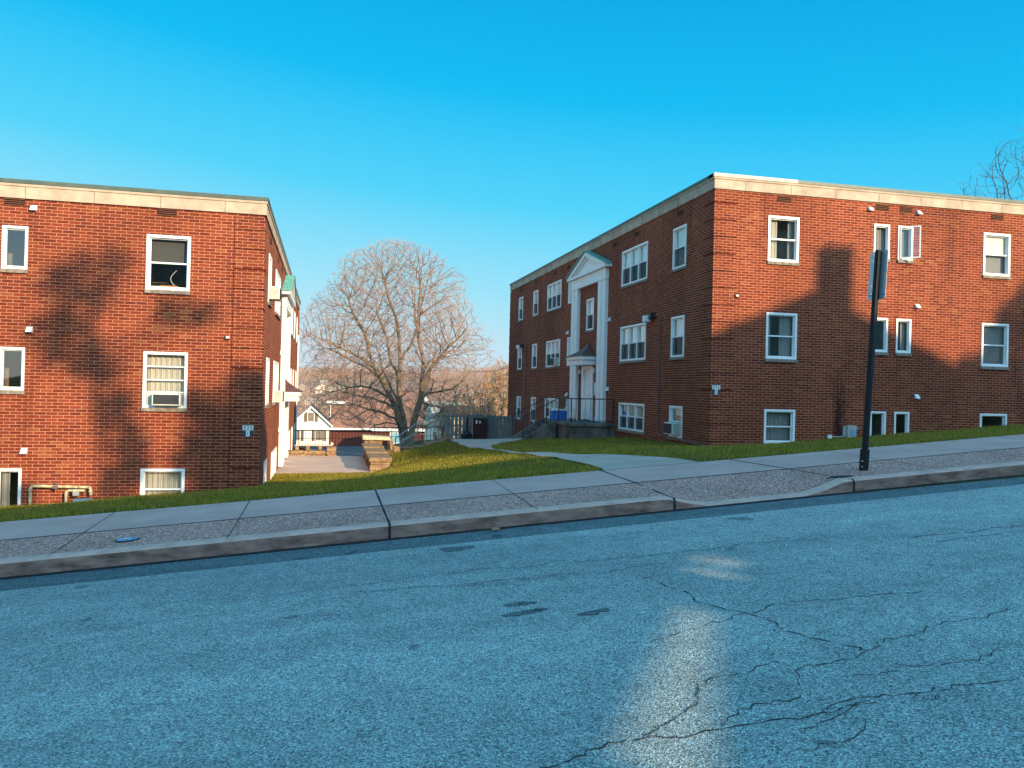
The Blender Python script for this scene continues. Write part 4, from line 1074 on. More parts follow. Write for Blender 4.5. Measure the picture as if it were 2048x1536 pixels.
k = MB(); k.box(7.62, 8.30, 41.5, 41.95, -2.76, -1.58); k.build('body', M['redwood'], A, bevel=.01)
k = MB()
for (z0, z1) in ((-2.66, -2.2), (-2.12, -1.68)): k.box(7.69, 8.23, 41.48, 41.50, z0, z1)
k.build('door_panel', M['redwood'], A, bevel=.006)
k = MB(); k.box(7.66, 7.74, 41.47, 41.478, -1.86, -1.68); k.box(7.84, 7.92, 41.47, 41.478, -1.84, -1.73); k.build('paper_notice', M['plate_white'], A)
k = MB(); k.box(7.55, 8.38, 41.85, 41.93, -1.58, -1.50); k.build('lintel', M['fencewood'], A)
A = empty('chiminea', (7.2, 41.6, -2.76), 'dark iron chiminea with upright flue beside the red cabinet', 'chiminea')
k = MB(); prof = [(.22, 0), (.28, .1), (.29, .3), (.22, .42), (.09, .5), (.07, .62), (.065, 1.15), (.09, 1.2)]
for (r0, z0), (r1, z1) in zip(prof[:-1], prof[1:]): k.bar((7.22, 41.6, -2.76+z0), (7.22, 41.6, -2.76+z1), r0, 14, r1)
k.build('fire_body', M['iron'], A, smooth=False)
k = MB(); k.box(7.12, 7.32, 41.29, 41.33, -2.62, -2.42); k.build('fire_mouth', M['dark'], A)

# ------------------------------------------------------------------ street sign
base = at(1727, 950, 9.02); X0, Y0 = base[0], base[1]; Z0 = .08*X0-1.465
Pt = at(1757, 500, 9.02); top = Vector((Pt[0], Pt[1], Pt[2])); bot = Vector((X0, Y0, Z0))
A = empty('street_sign', tuple(bot), 'leaning black pole with two small signs seen from behind at the kerb', 'street sign')
def sq(mb, a, b, r, m=None, rot=.5):
    a = Vector(a); b = Vector(b); c, s_ = math.cos(rot)*r, math.sin(rot)*r
    o = [Vector((c-s_, c+s_, 0)), Vector((-c-s_, c-s_, 0)), Vector((-c+s_, -c-s_, 0)), Vector((c+s_, -c+s_, 0))]
    mb.hexa([tuple(a+q) for q in o]+[tuple(b+q) for q in o], m=m)
k = MB(); sq(k, bot, top, .030, rot=.25); k.build('pole', M['pole'], A, bevel=.006)
k = MB(); sq(k, bot-Vector((0, 0, .02)), bot.lerp(top, .095), .042, rot=.25); k.build('base_sleeve', M['pole'], A, bevel=.006)
k = MB()
for z in (.05, .12): 
    q = bot+Vector((-.05, -.045, z)); k.bar(q, q+Vector((-.02, -.01, 0)), .008, 6)
k.build('bolt', M['grey'], A)
up = (top-bot).normalized()
ang = math.radians(97); du = Vector((math.cos(ang), math.sin(ang), 0)); nn = Vector((math.sin(ang), -math.cos(ang), 0))
def plate(c0, hgt, name, m):
    pts = []; W = .15; r = .03; o = []
    for (sx_, sz_) in ((1, 1), (-1, 1), (-1, -1), (1, -1)):
        for i in range(4):
            a = math.atan2(sz_, sx_)-PI/4+i*PI/6 
            cx_, cz_ = sx_*(W-r), sz_*(hgt/2-r); a0 = {(1, 1): 0, (-1, 1): PI/2, (-1, -1): PI, (1, -1): 1.5*PI}[(sx_, sz_)]
            a = a0+i*PI/6; o.append((cx_+r*math.cos(a), cz_+r*math.sin(a)))
    k = MB(); f1 = [tuple(c0+du*a+up*b+nn*.052) for a, b in o]; f2 = [tuple(c0+du*a+up*b+nn*.056) for a, b in o]
    k.face(f2); k.face(f1[::-1])
    for i in range(len(o)): j_ = (i+1) % len(o); k.face([f1[i], f1[j_], f2[j_], f2[i]])
    return k.build(name, m, A)
hh = (top-bot).length
c1 = top-up*.155+du*.03-nn*.008; c2 = top-up*.47+du*.03-nn*.008
p1_ = plate(c1, .30, 'sign_plate', M['alu']); p2_ = plate(c2, .33, 'sign_plate', M['alu'])
k = MB()
for (c, a, b) in ((c1, -.11, -.10), (c2, -.11, -.11), (c2, .10, -.09)):
    q = [c+du*(a+s1*.025)+up*(b+s2*.022)+nn*.0505 for s1, s2 in ((-1, -1), (1, -1), (1, 1), (-1, 1))]; k.face([tuple(v) for v in q])
k.build('sticker', M['bluemeter'], p2_)
k = MB()
for c in (c1, c1+up*.09, c2, c2-up*.1): k.bar(c-nn*.05, c-nn*.036, .011, 6)
k.build('bolt', M['grey'], A)

# small things on the pavement and road
c = at(257, 1091, 9.0); t_ = 8.93; cx_ = c[0]*8.86/9.0
A = empty('drain_marker', (cx_, 8.8+.02*cx_, .08*cx_-1.46), 'round blue drain marker disc with red and white picture on the verge', 'drain marker')
def disc(name, r, z, m, ox=0, oy=0, parent=A, ry=None):
    k = MB(); k.face([(cx_+ox+r*math.cos(2*PI*i/20), 8.84+.02*cx_+oy+(ry or r)*math.sin(2*PI*i/20), .08*(cx_+ox+r*math.cos(2*PI*i/20))-1.463+z) for i in range(20)]); k.build(name, m, parent)
M['cyan'] = mat_plain('cyan_enamel', (.03, .42, .62), .1, 30, .4, .4)
disc('rim', .118, .006, M['plate_dark']); disc('blue_field', .10, .009, M['cyan']); disc('white_patch', .035, .012, M['plate_white'], -.015, .01, ry=.02); disc('red_patch', .03, .0135, mat_plain('red_enamel', (.45, .06, .04), .1, 20, .5, .3), -.01, -.025, ry=.015); disc('dark_spot', .018, .0145, M['plate_dark'], .055, .015)
c = on_road(990, 1061)
k = MB(); rl = random.Random(4)
ring = [(c[0]+.055*(1+.35*math.sin(5*a))*math.cos(a), c[1]+.035*(1+.35*math.sin(5*a))*math.sin(a), c[2]+.012+.012*abs(math.cos(a))) for a in np.linspace(0, 2*PI, 20, endpoint=False)]
for i in range(20): k.face([(c[0], c[1], c[2]+.035), ring[i], ring[(i+1) % 20]])
tag(k.build('fallen_leaf', M['leafdry']), 'curled orange leaf lying in the gutter below the kerb', 'leaf')
k = MB()
for (px0, py0, px1, py1, wd) in ((105, 1096, 150, 1093, .03), (215, 1084, 285, 1073, .012), (1208, 988, 1262, 985, .025), (1222, 993, 1275, 990, .03), (1290, 985, 1345, 979, .02), (1748, 943, 1822, 938, .012)):
    a, b = at(px0, py0, 8.9), at(px1, py1, 8.9); xa, xb = a[0], b[0]
    yy0 = 9.0 
    n = 14; ta = 9.0-.02*0
    for i in range(n):
        if rl.random() < .25: continue
        x0_, x1_ = xa+(xb-xa)*i/n, xa+(xb-xa)*(i+1)/n
        def tt(px_, py_):
            d = ray(px_, py_); t = 8.9
            for _ in range(6):
                y = t+.02*(d[0]/d[1]*t); zz = dk(t, d[0]/d[1]*y, .004)+.08*(d[0]/d[1]*y); t = max(8.5, min(9.45, zz/(d[2]/d[1])-.02*(d[0]/d[1]*y)))
            return t
        t0 = tt(px0+(px1-px0)*i/n, py0+(py1-py0)*i/n); wv = wd*rl.uniform(.5, 1)
        x0_, x1_ = x0_*t0/8.9, x1_*t0/8.9
        k.face([st(x0_, t0-wv/2, dk(t0, x0_, .004)), st(x1_, t0-wv/2, dk(t0, x1_, .004)), st(x1_, t0+wv/2, dk(t0, x1_, .004)), st(x0_, t0+wv/2, dk(t0, x0_, .004))])
k.build('paint_mark', M['paint_orange'], AGG)

# ------------------------------------------------------------------ trees
def colonize(seeds, attractors, D=.4, di=2.6, dk_=.55, iters=70, grav=0, inert=0.0, centre=None):
    """seeds: list of (pos,parent). returns pos,parent"""
    pos = [Vector(p) for p, _ in seeds]; par = [q for _, q in seeds]
    att = [Vector(a) for a in attractors]
    for it in range(iters):
        kd = kdtree.KDTree(len(pos))
        for i, p in enumerate(pos): kd.insert(p, i)
        kd.balance(); acc = {}; keep = []
        for a in att:
            p, i, d = kd.find(a)
            if d < dk_: continue
            keep.append(a)
            if d < di: v = (a-pos[i]).normalized(); acc[i] = acc.get(i, Vector((0, 0, 0)))+v
        att = keep
        if not acc or not att: break
        for i, v in acc.items():
            v = v.normalized()+Vector((random.gauss(0, .10), random.gauss(0, .10), random.gauss(0, .10)+grav))
            if par[i] >= 0: v += (pos[i]-pos[par[i]]).normalized()*inert
            if centre is not None: v += (pos[i]-centre).normalized()*.45
            np_ = pos[i]+v.normalized()*D
            if kd.find(np_)[2] < D*.45: continue
            pos.append(np_); par.append(i)
    return pos, par
def tree_mesh(pos, par, leaf_r, expo, minr=0, rmax=1e9):
    n = len(pos); rad = [0.0]*n; kids = [0]*n
    for i in range(n):
        if par[i] >= 0: kids[par[i]] += 1
    for i in range(n-1, -1, -1):
        if kids[i] == 0: rad[i] += leaf_r**expo
        if par[i] >= 0: rad[par[i]] += rad[i]
    rad = [min(rmax, max(minr, r**(1/expo))) for r in rad]
    return rad, kids
def grow(A, pos, par, rad, kids, twigs=3, tl=(.25, .6), twr=.010, seed=1, bark='bark', twm='twig', buds=True, split=.05, budm='bud', budn=2, buds_size=.03):
    rnd = random.Random(seed); tk = MB(); th = MB()
    for i in range(len(pos)):
        if par[i] < 0: continue
        a, b = pos[par[i]], pos[i]; r0, r1 = rad[par[i]], rad[i]
        r0 = min(r0, r1*1.35+.01)
        (tk if r1 > split else th).bar(a, b, r0, 7 if r1 > .12 else (5 if r1 > split else 3), r1, cap=False)
    V = []; B_ = []
    for i in range(len(pos)):
        if par[i] < 0 or rad[i] > twr*4.0: continue
        d = (pos[i]-pos[par[i]]).normalized()
        for _ in range(twigs if kids[i] == 0 else max(1, twigs//2)):
            v = (d+Vector((rnd.gauss(0, .42), rnd.gauss(0, .42), rnd.gauss(.08, .38)))).normalized()*rnd.uniform(*tl)
            m_ = pos[i]+v*.5+Vector((rnd.gauss(0, .03), rnd.gauss(0, .03), 0)); e = m_+v*.5+Vector((0, 0, .04))
            for (p, q, w0) in ((pos[i], m_, twr), (m_, e, twr*.75)):
                s = Vector((q-p).cross(Vector((rnd.gauss(0, 1), rnd.gauss(0, 1), rnd.gauss(0, 1))))).normalized()*w0
                V += [p-s, p+s, q]
            if rnd.random() < .7:
                v2 = (v+Vector((rnd.gauss(0, .2), rnd.gauss(0, .2), rnd.gauss(0, .2))))*.5; s = v2.orthogonal().normalized()*twr*.7; V += [m_-s, m_+s, m_+v2]
            if buds:
                for _ in range(budn):
                    q = pos[i].lerp(e, rnd.uniform(.3, 1.05)); s1 = Vector((rnd.gauss(0, 1), rnd.gauss(0, 1), rnd.gauss(0, 1))).normalized()*buds_size*rnd.uniform(.6, 1.3); s2 = s1.orthogonal().normalized()*buds_size*.8
                    B_ += [q-s1, q+s1, q+s2]
    t = tk.build('trunk', M[bark], A, smooth=True)
    th.build('branch', M[bark], A) if th.f else None
    if V: tri_soup('crown', np.array([tuple(v) for v in V]), M[twm], A)
    if B_: tri_soup('bud', np.array([tuple(v) for v in B_]), M[budm], A)

TY = 62.0
def tp(px, py, dy=0): return at(px, py, TY+dy)
limbs = [
 [(806, 905, 0), (805, 885, 0), (804, 868, 0), (800, 850, -.1), (793, 822, -.2), (784, 800, -.5), (773, 778, -.7), (762, 755, -.9), (748, 733, -1.0), (738, 705, -1.2), (735, 680, -1.3), (722, 655, -1.5), (708, 630, -1.6), (698, 600, -1.6)],
 [(812, 905, .5), (812, 885, .5), (811, 868, .5), (808, 845, .45), (801, 815, .4), (798, 785, .5), (798, 755, .5), (800, 725, .5), (799, 700, .4), (798, 675, .3), (795, 650, .2), (786, 620, 0), (776, 590, -.2), (770, 560, -.4)],
 [(822, 905, -.3), (822, 885, -.3), (823, 868, -.3), (826, 850, -.3), (833, 825, -.4), (841, 800, -.6), (843, 770, -.8), (846, 740, -.8), (845, 710, -.6), (838, 682, -.4), (836, 650, -.2), (838, 615, 0), (841, 580, .4), (838, 545, .6)],
 [(800, 725, .5), (812, 702, .9), (826, 682, 1.2), (834, 655, 1.6), (830, 620, 2.0)],
 [(843, 770, -.8), (858, 742, -1.6), (878, 715, -2.2), (900, 690, -2.6), (925, 668, -3.0)],
 [(846, 740, -.8), (862, 722, .4), (885, 715, 1.2), (905, 700, 2.0)],
 [(801, 815, .4), (785, 800, -1.0), (765, 788, -1.8), (742, 776, -2.4), (722, 772, -2.8), (700, 775, -3.0), (676, 768, -3.2)],
 [(800, 850, -.1), (788, 836, -1.5), (762, 824, -2.6), (735, 818, -3.2), (705, 808, -3.8), (675, 800, -4.2)],
 [(735, 818, -3.2), (715, 832, -3.6), (698, 842, -4)],
 [(841, 800, -.6), (858, 786, -1.4), (882, 782, -1.8), (905, 778, -2.2), (925, 762, -2.6)],
 [(833, 825, -.4), (848, 838, -1.6), (870, 836, -2.4), (895, 845, -3.0)],
 [(826, 850, -.3), (850, 852, -2.0), (875, 842, -2.8)],
 [(762, 755, -.9), (735, 735, 1.0), (705, 722, 1.8), (675, 705, 2.2), (648, 695, 2.6)],
 [(748, 733, -1.0), (715, 712, -2.6), (680, 695, -3.2), (645, 680, -3.4), (622, 668, -3.4)],
 [(801, 815, .4), (795, 800, 2.0), (780, 770, 3.4), (765, 740, 4.4), (755, 700, 5.0)],
 [(841, 800, -.6), (850, 780, 1.8), (860, 745, 3.4), (870, 705, 4.6)],
 [(798, 755, .5), (780, 720, 2), (775, 680, 2.6), (760, 640, 3)],
 [(800, 850, -.1), (775, 845, .6), (752, 850, 1.0), (735, 862, 1.2)],
 [(793, 822, -.2), (770, 805, 1.2), (745, 795, 2.2), (712, 790, 3.2), (680, 782, 3.8)],
 [(841, 800, -.6), (862, 812, 1.6), (888, 815, 2.6), (912, 806, 3.4)],
]
seeds = []
idx = {}
for L in limbs:
    prev = None
    for n_, key in enumerate(L):
        if key in idx: prev = idx[key]; continue
        p = Vector(tp(*key))
        if prev is None: seeds.append((p, -1)); prev = len(seeds)-1; idx[key] = prev; continue
        a = seeds[prev][0]; m = max(1, int((p-a).length/.5))
        for i in range(1, m+1):
            q = a.lerp(p, i/m)
            if i < m: q = q+Vector((random.gauss(0, .03), random.gauss(0, .03), random.gauss(0, .03)))
            seeds.append((q, prev)); prev = len(seeds)-1
        idx[key] = prev
cxr = tp(788, 690)[0]
zz_ = [-3.2, -1.9, .5, 3.1, 5.8, 8.1, 9.7, 10.9]; rr_ = [3.6, 5.2, 6.6, 7.15, 6.1, 4.9, 3.5, .9]
atts = []
while len(atts) < 18000:
    z = random.uniform(-3.2, 10.9); R = float(np.interp(z, zz_, rr_)); a = random.uniform(0, 2*PI); q = random.random()**.38
    R *= 1+.09*math.sin(3*a+z)+.08*math.sin(7*a-z*1.9)
    if z < .3 and q < .45: continue
    if random.random() > .35+.65*R/7: continue
    atts.append((cxr+math.cos(a)*R*q, TY+math.sin(a)*R*q, z))
A = empty('bare_tree', tuple(tp(812, 885)), 'large round bare tree with many grey limbs behind the court between the two buildings', 'tree')
pos, par = colonize(seeds, atts, .24, 1.7, .38, 90, inert=.3, centre=Vector(tp(808, 830)))
rad, kids = tree_mesh(pos, par, .0105, 2.2)
mx = max(rad); 
grow(A, pos, par, rad, kids, twigs=4, tl=(.22, .65), twr=.009, seed=2, budn=2, buds_size=.032)
print('tree nodes', len(pos), 'max r', mx)

def small_tree(name, base, h, R, n_att, label, cat='tree', group=None, seed=1, zlow=.3, leafr=.01, D=.3, bark='bark', twm='twig', budm='bud', budn=1, buds_size=.03, narrow=1.0, lean=0, twigs=2, sparse=1.0):
    rnd = random.Random(seed); b = Vector(base); A = empty(name, tuple(b), label, cat, group)
    seeds = [(b-Vector((0, 0, .3)), -1)]
    n = int(h*zlow/D)
    for i in range(1, n+1): seeds.append((b+Vector((lean*i/n+rnd.gauss(0, .04), rnd.gauss(0, .04), h*zlow*i/n)), i-1))
    at_ = []
    while len(at_) < n_att:
        t = rnd.random(); z = h*(zlow*.8+(1-zlow*.8)*t); r = R*math.sin(PI*min(1, (.12+.86*t)))**.7*narrow; a = rnd.uniform(0, 2*PI); q = rnd.random()**.5*r
        at_.append((b.x+lean+math.cos(a)*q, b.y+math.sin(a)*q, b.z+z))
    pos, par = colonize(seeds, at_, D, R*1.2+1.2, D*1.5, 60, .12, inert=.5)
    rad, kids = tree_mesh(pos, par, leafr, 2.2)
    grow(A, pos, par, rad, kids, twigs=twigs, tl=(D*.8, D*2), twr=leafr*.9, seed=seed, bark=bark, twm=twm, budm=budm, budn=budn, buds_size=buds_size, buds=budn > 0)
    return A
# bare trees behind the right building
M['branch_grey'] = mat_plain('grey_branch', (.10, .095, .11), .2, 3, .9, .1)
b = at(2105, 900, 46); small_tree('bare_tree', (b[0], b[1], -3.0), 23.2, 7.4, 2400, 'bare dark tree rising behind the roof at the right edge of the photo', seed=5, zlow=.35, leafr=.014, D=.36, bark='branch_grey', twm='branch_grey', budn=0)
b = at(1915, 900, 50); small_tree('bare_tree', (b[0], b[1], -3.0), 18.9, 2.8, 240, 'small bare treetop just showing over the right roof', seed=9, zlow=.5, leafr=.014, D=.4, bark='branch_grey', twm='branch_grey', budn=0)
# thicket right of the big tree
grp = 'saplings in the thicket behind the fence'
M['sapbark'] = mat_plain('sapling_bark', (.30, .23, .15), .3, 3, .9, .1)
labs = ['tall golden brown sapling beside the far corner of the right building', 'golden brown sapling second from the right building corner', 'golden brown sapling third from the right building corner', 'golden brown sapling fourth from the right building corner', 'slim sapling at the left side of the golden thicket', 'lowest sapling at the left end of the golden thicket',
        'sapling in the back row of the thicket nearest the building', 'sapling in the back row at the middle of the thicket', 'sapling in the back row at the left of the thicket', 'leafy rust coloured sapling above the middle of the picket fence', 'leafy rust coloured sapling above the left end of the picket fence', 'dark leafless sapling between thicket and big tree']
SP = [(1026, 712, 60), (1008, 718, 61), (992, 724, 62), (978, 740, 61), (965, 765, 60), (952, 790, 59), (1018, 722, 68), (1000, 728, 69), (984, 738, 70), (938, 782, 56), (915, 790, 57), (945, 755, 74)]
for i, (px, py, Y) in enumerate(SP):
    t = at(px, py, Y); base_z = -6.2; rust = i in (9, 10)
    small_tree('sapling', (t[0], Y, base_z), t[2]-base_z, 1.5 if not rust else 2.0, 170, labs[i], group=grp, seed=20+i, zlow=.12, leafr=.014, D=.4, bark='sapbark', twm='sapbark' if not rust else 'twig', budm='goldleaf' if not rust else 'rustleaf', budn=7, buds_size=.085, twigs=3)
# shrubs and trees low in the valley in front of the houses
for i, (px, py, Y, r) in enumerate([(640, 770, 120, 4), (605, 790, 150, 5), (700, 768, 160, 5), (740, 772, 150, 5), (880, 770, 110, 5), (905, 760, 120, 6), (930, 750, 140, 6), (860, 765, 130, 5)]):
    t = at(px, py, Y); bz = E(t[0], Y)-1
    lab = ['bare brown tree left of the rust roofed houses, nearest the white house', 'bare brown tree low behind the white gabled house', 'bare brown tree over the ridge of the back rust roof, left one', 'bare brown tree over the ridge of the back rust roof, right one', 'bare brown tree behind the picket fence, lowest of four', 'bare brown tree right of the big trunk, under the hill', 'tall bare brown tree in front of the right hill slope', 'bare brown tree just right of the big trunk'][i]
    small_tree('bare_tree', (t[0], Y, bz), t[2]-bz, r, 260, lab, group='brown trees in the valley', seed=50+i, zlow=.2, leafr=.025, D=.8, budm='wood_far', budn=3, buds_size=.13, twigs=3)

# ------------------------------------------------------------------ houses in the valley
def gable_house(name, x0, x1, y0, y1, zb, ze, zr, wallm, roofm, label, ridge='y', over=.35, cat='house', group=None, wins=(), shutters=True, chimney=None):
    A = empty(name, ((x0+x1)/2, (y0+y1)/2, zb), label, cat, group)
    k = MB()
    def wq(p): k.face(p)
    if ridge == 'y':
        m = (x0+x1)/2
        for y in (y0, y1): wq([(x0, y, zb), (x1, y, zb), (x1, y, ze), (m, y, zr), (x0, y, ze)])
        for x in (x0, x1): wq([(x, y0, zb), (x, y1, zb), (x, y1, ze), (x, y0, ze)])
    else:
        m = (y0+y1)/2
        for x in (x0, x1): wq([(x, y0, zb), (x, y1, zb), (x, y1, ze), (x, m, zr), (x, y0, ze)])
        for y in (y0, y1): wq([(x0, y, zb), (x1, y, zb), (x1, y, ze), (x0, y, ze)])
    k.build('wall', wallm, A)
    r = MB(); th = .16
    if ridge == 'y':
        sl = (zr-ze)/(m-x0)
        for xs_, xe in ((x0-over, m), (x1+over, m)):
            zs = ze-sl*over; P = [(xs_, y0-over, zs), (xe, y0-over, zr), (xe, y1+over, zr), (xs_, y1+over, zs)]; r.hexa(P+[(a, b, c+th) for a, b, c in P])
    else:
        sl = (zr-ze)/(m-y0)
        for ys_, ye in ((y0-over, m), (y1+over, m)):
            zs = ze-sl*over; P = [(x0-over, ys_, zs), (x1+over, ys_, zs), (x1+over, ye, zr), (x0-over, ye, zr)]; r.hexa(P+[(a, b, c+th) for a, b, c in P])
    ro = r.build('roof', roofm, A)
    f = MB()
    if ridge == 'y':
        for xs_ in (x0-over, x1+over):
            zs = ze-sl*over; P = [(xs_, y0-over-.05, zs-.1), (m, y0-over-.05, zr-.1), (m, y0-over-.002, zr-.1), (xs_, y0-over-.002, zs-.1)]; f.hexa(P+[(a, b, c+.25) for a, b, c in P])
    else: f.box(x0-over, x1+over, y0-over-.06, y0-over-.002, ze-sl*over-.10, ze-sl*over+.12)
    f.build('fascia', M['white'], A)
    for (wx, wz, ww, wh) in wins:
        q = MB(); q.box(wx-ww/2, wx+ww/2, y0-.05, y0-.003, wz-wh/2, wz+wh/2); wo = q.build('window', M['white'], A)
        q = MB(); q.box(wx-ww/2+.07, wx+ww/2-.07, y0-.07, y0-.051, wz-wh/2+.07, wz+wh/2-.07); q.build('pane', M['room'], wo)
        if shutters:
            for s_ in (-1, 1):
                q = MB(); q.box(wx+s_*(ww/2+.22)-.18, wx+s_*(ww/2+.22)+.18, y0-.06, y0-.003, wz-wh/2, wz+wh/2); q.build('shutter', M['shutter'], A)
    if chimney:
        q = MB(); q.box(*chimney); q.build('chimney', M['brick'], ro)
    return A
def z_at(py, px, Y): return at(px, py, Y)[2]
# white gabled house, 105 m away
Y = 104; xl, xr = at(583, 850, Y)[0], at(660, 850, Y)[0]
gable_house('white_house', xl, xr, Y, Y+9, z_at(905, 620, Y), z_at(848, 620, Y), z_at(814, 621, Y), M['siding'], M['darkroof'], 'white gabled house with brown shutters left of the rust roofs', 'y', .35,
            wins=((at(622, 836, Y)[0], z_at(834, 622, Y), .85, 1.2), (at(596, 871, Y)[0], z_at(871, 596, Y), .6, 1.35), (at(638, 871, Y)[0], z_at(871, 638, Y), .95, 1.35)))
# rust-roofed house nearest: hipped front, planked wall
Y = 108; xl, xr = at(655, 860, Y)[0], at(905, 860, Y)[0]; ze = z_at(857, 740, Y); zr = z_at(803, 740, Y+5)
A = empty('house', ((xl+xr)/2, Y+4, z_at(893, 740, Y)), 'low house with wide rust coloured roof and red brown wall behind the driveway railing', 'house')
k = MB(); k.box(xl, xr, Y, Y+9, z_at(903, 740, Y), ze+.02); k.build('wall', M['brickred'], A)
r = MB(); a, b = xl-.6, xr+.5; y0_, y1_ = Y-.6, Y+9.6; ym = (y0_+y1_)/2; hx = (ym-y0_)*.62
V = [(a, y0_, ze), (b, y0_, ze), (b, y1_, ze), (a, y1_, ze), (a+hx, ym, zr), (b-.5, ym, zr)]
for f in ((0, 1, 5, 4), (2, 3, 4, 5), (3, 0, 4), (1, 2, 5)): r.face([V[i] for i in f])
r.build('roof', M['roofrust'], A)
k = MB(); k.box(a, b, y0_-.08, y0_-.002, ze-.28, ze+.06); k.box(a-.08, a-.002, y0_, y1_, ze-.28, ze+.06); k.build('gutter_board', M['white'], A)
k = MB(); wx = at(787, 872, Y)[0]; k.box(wx-.5, wx+.9, Y-.06, Y-.003, z_at(888, 787, Y), z_at(862, 787, Y)); wo = k.build('window', M['white'], A)
k = MB(); k.box(wx-.38, wx+.78, Y-.08, Y-.062, z_at(885, 787, Y), z_at(866, 787, Y)); k.build('pane', M['bluemeter'], wo)
k = MB(); wx = at(664, 887, Y)[0]; k.box(wx-.15, wx+.15, Y-.12, Y-.003, z_at(891, 664, Y), z_at(885, 664, Y)); k.build('wall_lamp', M['plate_white'], A)
# the house behind with an upper rust roof
Y = 126; xl, xr = at(660, 806, Y)[0], at(870, 806, Y)[0]; ze = z_at(805, 760, Y); zr = z_at(779, 760, Y+5)
A = empty('house', ((xl+xr)/2, Y+4, ze-6), 'taller house with rust coloured hipped roof and white fascia behind the low house', 'house')
k = MB(); k.box(xl, xr, Y, Y+9, ze-6, ze+.02); k.build('wall', M['roofrust'], A)
r = MB(); a, b = xl-.5, xr+.5; y0_, y1_ = Y-.5, Y+9.5; ym = (y0_+y1_)/2; hx = 3.2
V = [(a, y0_, ze), (b, y0_, ze), (b, y1_, ze), (a, y1_, ze), (a+hx, ym, zr), (b-hx, ym, zr)]
for f in ((0, 1, 5, 4), (2, 3, 4, 5), (3, 0, 4), (1, 2, 5)): r.face([V[i] for i in f])
r.build('roof', M['roofrust'], A)
k = MB(); k.box(a, b, y0_-.08, y0_-.002, ze-.32, ze+.12); k.build('fascia', M['white'], A)
k = MB(); k.bar((xl+.1, Y-.2, ze-.2), (xl+.1, Y-.2, ze-5), .07, 6); k.build('downpipe', M['white'], A)
k = MB(); cx2 = at(848, 800, Y)[0]; k.box(cx2, cx2+.55, Y-1, Y-.4, ze-4, ze+1.2); k.build('chimney', M['white'], A)
# pale and dark roofs over the picket fence
Y = 88; xl, xr = at(868, 825, Y)[0], at(925, 825, Y)[0]
gable_house('house', xl, xr, Y, Y+8, z_at(890, 900, Y), z_at(826, 900, Y), z_at(806, 900, Y+4), M['siding'], M['paleroof'], 'house with pale green grey roof above the left end of the picket fence', 'x', .3, wins=((at(885, 860, Y)[0], z_at(850, 885, Y), .9, 1.3),), shutters=False)
Y = 80; xl, xr = at(905, 830, Y)[0], at(990, 830, Y)[0]
gable_house('house', xl, xr, Y, Y+8, z_at(890, 940, Y), z_at(834, 940, Y), z_at(815, 950, Y+4), M['housewall'], M['darkroof'], 'house with dark roof low behind the picket fence', 'x', .3)
# hillside houses
HH = [(648, 757), (655, 765), (668, 770), (678, 768), (690, 772), (700, 765), (712, 775), (640, 770), (722, 768), (605, 770), (618, 800), (735, 780), (760, 765)]
ord_ = ['first', 'second', 'third', 'fourth', 'fifth', 'sixth', 'seventh', 'eighth', 'ninth', 'tenth', 'eleventh', 'twelfth', 'thirteenth']
sh = sorted(HH)
for i, (px, py) in enumerate(sh):
    Y = 430+(790-py)*3; p = at(px, py, Y); g = hill(p[0], Y); rnd2 = random.Random(i)
    w2 = rnd2.uniform(1.6, 2.8)
    gable_house('hillside_house', p[0]-w2, p[0]+w2, Y, Y+8, g-4, g+3.2, g+5.0, M['siding'] if i % 4 else M['housewall'], M['paleroof'] if i % 2 else M['darkroof'],
                '%s tiny white house from the left on the far hillside' % ord_[i], 'x' if i % 2 else 'y', .4, group='tiny houses on the far hillside', shutters=False)

# woodland covering the hills: one mass
def woodland():
    r = np.random.default_rng(4); V = []; n = 0
    hs_ = [(at(px, py, 430+(790-py)*3)[0], 430+(790-py)*3) for px, py in HH]
    while n < 4200:
        y = r.uniform(170, 1000) if r.random() < .75 else r.uniform(150, 400); x = r.uniform(-.08, .40)*y
        if any(abs(x-hx) < 8 and -30 < y-hy < 8 for hx, hy in hs_) : continue
        z = hill(x, y); H = r.uniform(7, 12) if y > 300 else r.uniform(5, 9); R = H*.42; n += 1
        m = 60
        a = r.uniform(0, 2*PI, m); t = r.random(m); q = np.sqrt(r.random(m))
        cx = x+np.cos(a)*R*q*np.sin(PI*(.15+.8*t)); cy = y+np.sin(a)*R*q*np.sin(PI*(.15+.8*t)); cz = z+H*(.15+.85*t)
        s = H*.055
        for k_ in range(m):
            c = np.array([cx[k_], cy[k_], cz[k_]]); up_ = np.array([(cx[k_]-x)*.15+r.normal()*s*.8, (cy[k_]-y)*.15, s*1.1]); sd = np.array([r.normal(), r.normal(), r.normal()*.3]); sd *= s*.55/np.linalg.norm(sd)
            V += [c-sd, c+sd, c+up_]
    o = tri_soup('woodland', np.array(V), M['wood_far']); tag(o, 'brown leafless woodland covering the far hills', 'woodland', kind='stuff')
woodland()

